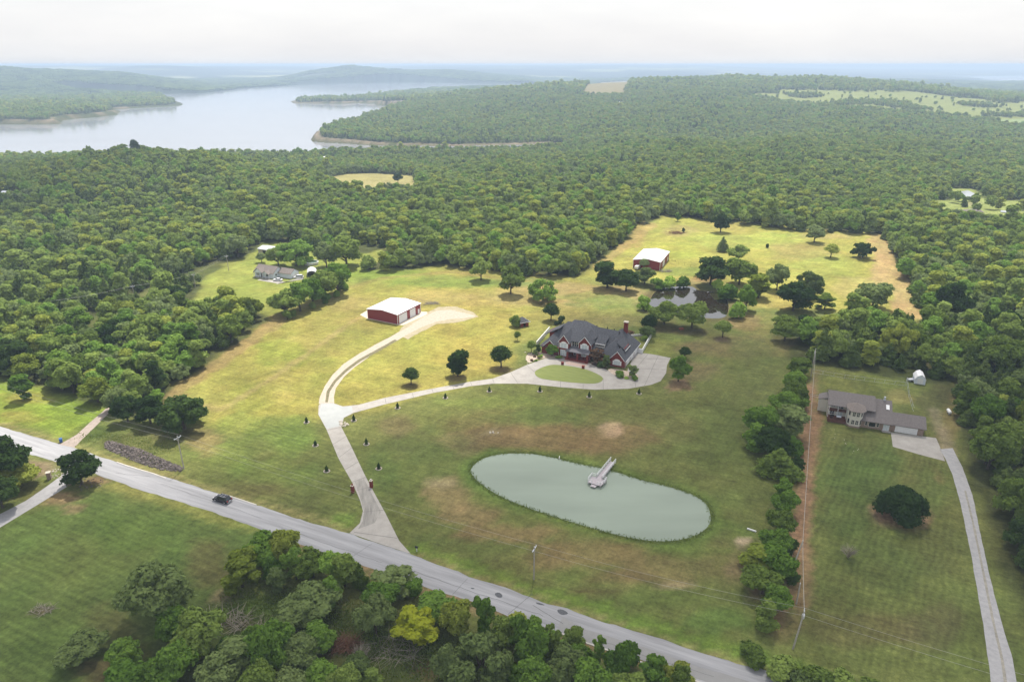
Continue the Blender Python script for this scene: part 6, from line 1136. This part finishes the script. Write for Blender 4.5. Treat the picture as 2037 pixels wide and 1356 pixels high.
for s in (-.75, .75): MB().box(-.9, .9, s - .13, s + .13, .42, .46).build('bench', M['redpaint'], r)
for x in (-.65, .65): q = MB(); q.box(x - .04, x + .04, -.8, .8, .38, .42); q.tube((x, -.6, 0), (x, -.25, .72), .04, n=4); q.tube((x, .6, 0), (x, .25, .72), .04, n=4); q.build('leg', M['redpaint'], r)
def rockpile(name, region, n_, lo_, hi_, m, label, seed, hgt=.8, kind='stuff'):
    rg = random.Random(seed); poly = PG(region); mn, mxx = poly.min(0), poly.max(0); q = MB(); c = 0
    while c < n_:
        x, y = rg.uniform(mn[0], mxx[0]), rg.uniform(mn[1], mxx[1]); sd = float(sdf([(x, y)], poly)[0])
        if sd < 0: continue
        r = rg.uniform(lo_, hi_); z = min(sd * .35, hgt) * rg.random(); k = len(q.v); q.sph((0, 0, 0), r, r * rg.uniform(.6, 1), r * rg.uniform(.5, .8), 5, 4); R3 = Matrix.Rotation(rg.uniform(0, 3), 3, Vector((rg.random(), rg.random(), rg.random() + .1)).normalized())
        for i in range(k, len(q.v)): v = R3 @ (Vector(q.v[i]) * rg.uniform(.75, 1.2)); q.v[i] = (v.x + x, v.y + y, v.z + z)
        c += 1
    return tag(q.build(name, m), label, 'rocks', kind=kind)
rockpile('riprap', [(206, 880), (218, 876), (250, 885), (280, 893), (330, 915), (365, 930), (360, 938), (320, 934), (280, 922), (240, 906), (210, 893)], 1500, .15, .4, M['rock'], 'long heap of grey broken rock between the road and the rock pile pole', 3, .45)
rockpile('scattered_stone', [(90, 935), (120, 930), (136, 944), (118, 952), (98, 948)], 60, .08, .25, M['stone'], 'loose pale stones beside the tan brick post', 5, .1); rockpile('scattered_stone', [(150, 952), (210, 950), (200, 968), (160, 976)], 60, .08, .3, M['rock'], 'dark stones under the roadside oak', 6, .1)
rockpile('scattered_stone', [(675, 838), (684, 836), (694, 846), (682, 851), (674, 848)], 26, .2, .5, M['stone'], 'pale stones at the inner corner of the driveway fork', 7, .1); rockpile('scattered_stone', [(1040, 700), (1053, 700), (1060, 720), (1050, 726), (1043, 712)], 30, .1, .3, M['stone'], 'stone edging of the left gravel bed', 8, .1)
rockpile('scattered_stone', [(1630, 850), (1660, 852), (1730, 900), (1700, 905), (1650, 875)], 12, .06, .18, M['stone'], 'white scraps of rock on the lawn below the ranch house', 9, .1); rockpile('scattered_stone', [(968, 858), (990, 857), (992, 862), (972, 863)], 6, .2, .4, M['stone'], 'pale stones on the lawn above the oval pond', 10, .1)
def brush(name, c, rad, n_, h, m, label, cat, seed, thick=.03, flat=False):
    p = G(*c); r = root(name, (p[0], p[1], 0), label, cat); rg = random.Random(seed); q = MB()
    for i in range(n_):
        a = rg.uniform(0, 6.28); e = rg.uniform(.2, 1.2); L_ = rg.uniform(.5, 1) * rad
        if flat: x, y = rg.uniform(-rad, rad), rg.uniform(-rad * .6, rad * .6); z = rg.uniform(.05, h); q.tube((x, y, z * .4), (x + L_ * math.cos(a), y + L_ * math.sin(a), z), thick, thick * .4, 4, False)
        else:
            m1 = (L_ * .45 * math.cos(a) * math.cos(e), L_ * .45 * math.sin(a) * math.cos(e), h * .55 * math.sin(e) + .2); q.tube((0, 0, .05), m1, thick * 1.5, thick, 4, False)
            for k in range(5): a2 = a + rg.uniform(-.8, .8); q.tube(m1, (m1[0] + L_ * .5 * math.cos(a2), m1[1] + L_ * .5 * math.sin(a2), m1[2] + rg.uniform(.1, .5) * h), thick * .8, thick * .3, 3, False)
    q.build('branches', m, r); return r
brush('bare_bush', (1687, 1110), 2.6, 40, 3.0, M['deadwood'], 'bare grey leafless bush on the right lawn below the dome cedar', 'bush', 1); brush('brush_pile', (686, 1285), 2.4, 260, 1.6, M['redbrush'], 'heap of rust brown dead brush in the grove', 'brush pile', 2, .05, True); brush('brush_pile', (690, 1345), 1.7, 160, 1.4, M['redbrush'], 'second rust brown heap at the bottom edge of the grove', 'brush pile', 12, .05, True)
brush('dead_tree', (718, 1322), 3, 30, 4.5, M['deadwood'], 'standing dead grey tree right of the rust brown brush', 'tree', 3, .05); brush('brush_pile', (450, 1240), 4, 90, 1.4, M['deadwood'], 'fallen white branches at the edge of the grove', 'branches', 4, .06, True); brush('brush_pile', (545, 1262), 4, 160, 1.2, M['deadwood'], 'tangle of grey branches in the middle of the grove', 'branches', 14, .04, True)
brush('brush_pile', (82, 1214), 1.8, 60, .6, M['deadwood'], 'little heap of sticks in the bottom left field', 'brush pile', 5, .05, True); brush('brush_pile', (1345, 464), 4.5, 80, 1.2, M['redbrush'], 'row of cut branches at the top of the far field', 'brush pile', 6, .09, True); brush('brush_pile', (1325, 540), 2.4, 60, 1.0, M['deadwood'], 'junk pile at the corner of the distant red barn', 'pile', 7, .09, True)
brush('brush_pile', (858, 604), 2.6, 60, .7, M['deadwood'], 'scattered sticks right of the big red barn', 'brush pile', 8, .1, True); brush('brush_pile', (790, 1290), 4, 120, .8, M['deadwood'], 'sticks under the vivid yellow tree', 'branches', 9, .04, True)
# ------------------------------------------------------------------ fences
def fence(pts, h, label, gap=3.0, rails=(.5, 1.0), m='galv', mesh_=False):
    q = PG(pts); c = q[0]; r = root('fence', (c[0], c[1], 0), label, 'fence'); rl = MB(); np_ = 0
    for a, b_ in zip(q[:-1] - c, q[1:] - c):
        L_ = np.hypot(*(b_ - a)); n_ = max(1, int(L_ / gap))
        for i in range(n_): x, y = a + (b_ - a) * i / n_; MB().tube((x, y, 0), (x, y, h), .05, .05, 5).build('post', M[m], r)
        for z in rails: rl.tube((a[0], a[1], z * h), (b_[0], b_[1], z * h), .022, .022, 4)
    rl.build('rail', M[m], r)
fence([(1615, 741), (1680, 752), (1800, 767), (1803, 765)], 1.3, 'chain link fence behind the ranch house', rails=(.05, 1.0)); fence([(1803, 757), (1808, 790), (1817, 818)], 1.3, 'chain link fence running from the shed to the ranch house', rails=(.05, 1.0)); fence([(1612, 790), (1628, 793)], 1.2, 'short wire fence left of the ranch house')
fence([(1235, 513), (1255, 514), (1268, 513)], 1.5, 'wooden corral fence left of the distant red barn', 2.2, (.35, .65, .95), 'polewood'); fence([(1330, 515), (1350, 525), (1385, 533)], 1.4, 'old wooden fence from the distant red barn to the pond trees', 3, (.4, .9), 'bark')
# grass fringe along the pond and rough weeds
def tufts(name, pts, n_, spread, size, m, label, seed):
    rg = random.Random(seed); q = PG(pts); seg = [(a, b_) for a, b_ in zip(q[:-1], q[1:])]; L_ = [np.hypot(*(b_ - a)) for a, b_ in seg]; V = []; f = []
    for i in range(n_):
        a, b_ = rg.choices(seg, L_)[0]; t_ = rg.random(); x, y = a + (b_ - a) * t_; x += rg.gauss(0, spread); y += rg.gauss(0, spread); an = rg.uniform(0, 6.28); s = size * rg.uniform(.5, 1.4); k = len(V); lx, ly = rg.uniform(-.3, .3) * s, rg.uniform(-.3, .3) * s
        V += [(x - s * .4 * math.cos(an), y - s * .4 * math.sin(an), .02), (x + s * .4 * math.cos(an), y + s * .4 * math.sin(an), .02), (x + lx, y + ly, s)]; f.append((k, k + 1, k + 2))
    me = bpy.data.meshes.new(name); me.from_pydata(V, [], f); me.materials.append(m); tag(link(name, me), label, 'grass', kind='stuff')
gt = foliage('rank_grass', (.1, .15, .035), (.15, .21, .05), (.22, .27, .08), .3, .4); bk = POND1.tolist(); 
def inv(p): d = depth(p[0], p[1], 0); return (1018.5 + FPX * p[0] / d, 678 - FPX * (p[1] * sP - HCAM * cP) / d)
tufts('bank_grass', [inv(p) for p in (POND1 + (POND1 - POND1.mean(0)) * .014).tolist() + [(POND1[0] * 1.0).tolist()]], 4200, .45, .3, gt, 'long green grass fringing the oval pond', 1)
tufts('weeds', [(470, 1210), (560, 1200), (640, 1240), (700, 1230), (760, 1290), (860, 1320), (900, 1300)], 9000, 3.2, .35, gt, 'rough weeds between the trees of the roadside grove', 2); tufts('weeds', [(165, 870), (220, 868), (280, 880), (330, 898)], 1500, 1.8, .3, gt, 'rank grass and weeds above the rock pile', 3)
# ------------------------------------------------------------------ haze and the cloud that shades the foreground
hz = MB().box(-27000, 27000, -700, 32000, -190, 107).build('haze', M['white']); hm = bpy.data.materials.new('haze_air'); hm.use_nodes = True; t = hm.node_tree; t.nodes.clear()
pv = t.nodes.new('ShaderNodeVolumePrincipled'); pv.inputs['Color'].default_value = (.62, .785, 1, 1); pv.inputs['Density'].default_value = 1.95e-4; pv.inputs['Anisotropy'].default_value = 0.0
o_ = t.nodes.new('ShaderNodeOutputMaterial'); t.links.new(pv.outputs[0], o_.inputs['Volume']); hz.data.materials[0] = hm; tag(hz, kind='stuff')
CZ = 1500.0
def cloud(shade, dens, seed):
    shade = shade + np.array((sdir.x, sdir.y)) / sdir.z * CZ; ext = (shade.max(0) - shade.min(0)).max(); st = max(12.0, ext / 110); sk = st / 12
    lo, hi = shade.min(0) - 40 * sk, shade.max(0) + 40 * sk; nx, ny = int((hi[0] - lo[0]) / st) + 1, int((hi[1] - lo[1]) / st) + 1
    A, B = np.meshgrid(lo[0] + np.arange(nx) * st, lo[1] + np.arange(ny) * st); P = np.stack([A.ravel(), B.ravel()], 1)
    sd = sdf(P, shade) + (fbm(P[:, 0], P[:, 1], 90 * sk, seed, 4) - .5) * 50 * sk + 14
    th = np.clip(sd / (55 * sk), 0, 1); th = th * th * (3 - 2 * th) * (70 + 50 * fbm(P[:, 0], P[:, 1], 130 * sk, seed + 5)); ins = (th > 1).reshape(ny, nx)
    top = CZ + th * .7; bot = CZ - th * .3; cellm = ins[:-1, :-1] & ins[1:, :-1] & ins[:-1, 1:] & ins[1:, 1:]
    V = np.concatenate([np.column_stack([P, top]), np.column_stack([P, bot])]); I = np.arange(nx * ny).reshape(ny, nx); k = nx * ny; qs = []
    for j, i in zip(*np.where(cellm)):
        a, b_, c, d = I[j, i], I[j, i + 1], I[j + 1, i + 1], I[j + 1, i]; qs += [(a, b_, c, d), (d + k, c + k, b_ + k, a + k)]
        for (p, q_, dj, di) in ((a, b_, -1, 0), (b_, c, 0, 1), (c, d, 1, 0), (d, a, 0, -1)):
            jj, ii = j + dj, i + di
            if jj < 0 or ii < 0 or jj >= ny - 1 or ii >= nx - 1 or not cellm[jj, ii]: qs.append((p + k, q_ + k, q_, p))
    cm_ = bpy.data.materials.new('cloud_vapour'); cm_.use_nodes = True; t = cm_.node_tree; t.nodes.clear()
    pv = t.nodes.new('ShaderNodeVolumePrincipled'); pv.inputs['Color'].default_value = (1, 1, 1, 1); pv.inputs['Density'].default_value = dens
    o_ = t.nodes.new('ShaderNodeOutputMaterial'); t.links.new(pv.outputs[0], o_.inputs['Volume'])
    tag(link('cloud', bulk('cloud', V, np.array(qs), cm_)), kind='structure')
cloud(PG([(-2200, 900), (0, 905), (300, 905), (600, 835), (820, 790), (1000, 735), (1040, 660), (1160, 612), (1340, 596), (1500, 628), (1620, 655), (1800, 680), (2300, 700), (4200, 1100), (3500, 1900), (-3500, 1900)]), .0135, 3)
cloud(PG([(-500, 305), (0, 310), (250, 300), (430, 310), (400, 345), (260, 380), (200, 430), (60, 470), (-400, 480)], -5), .007, 13)
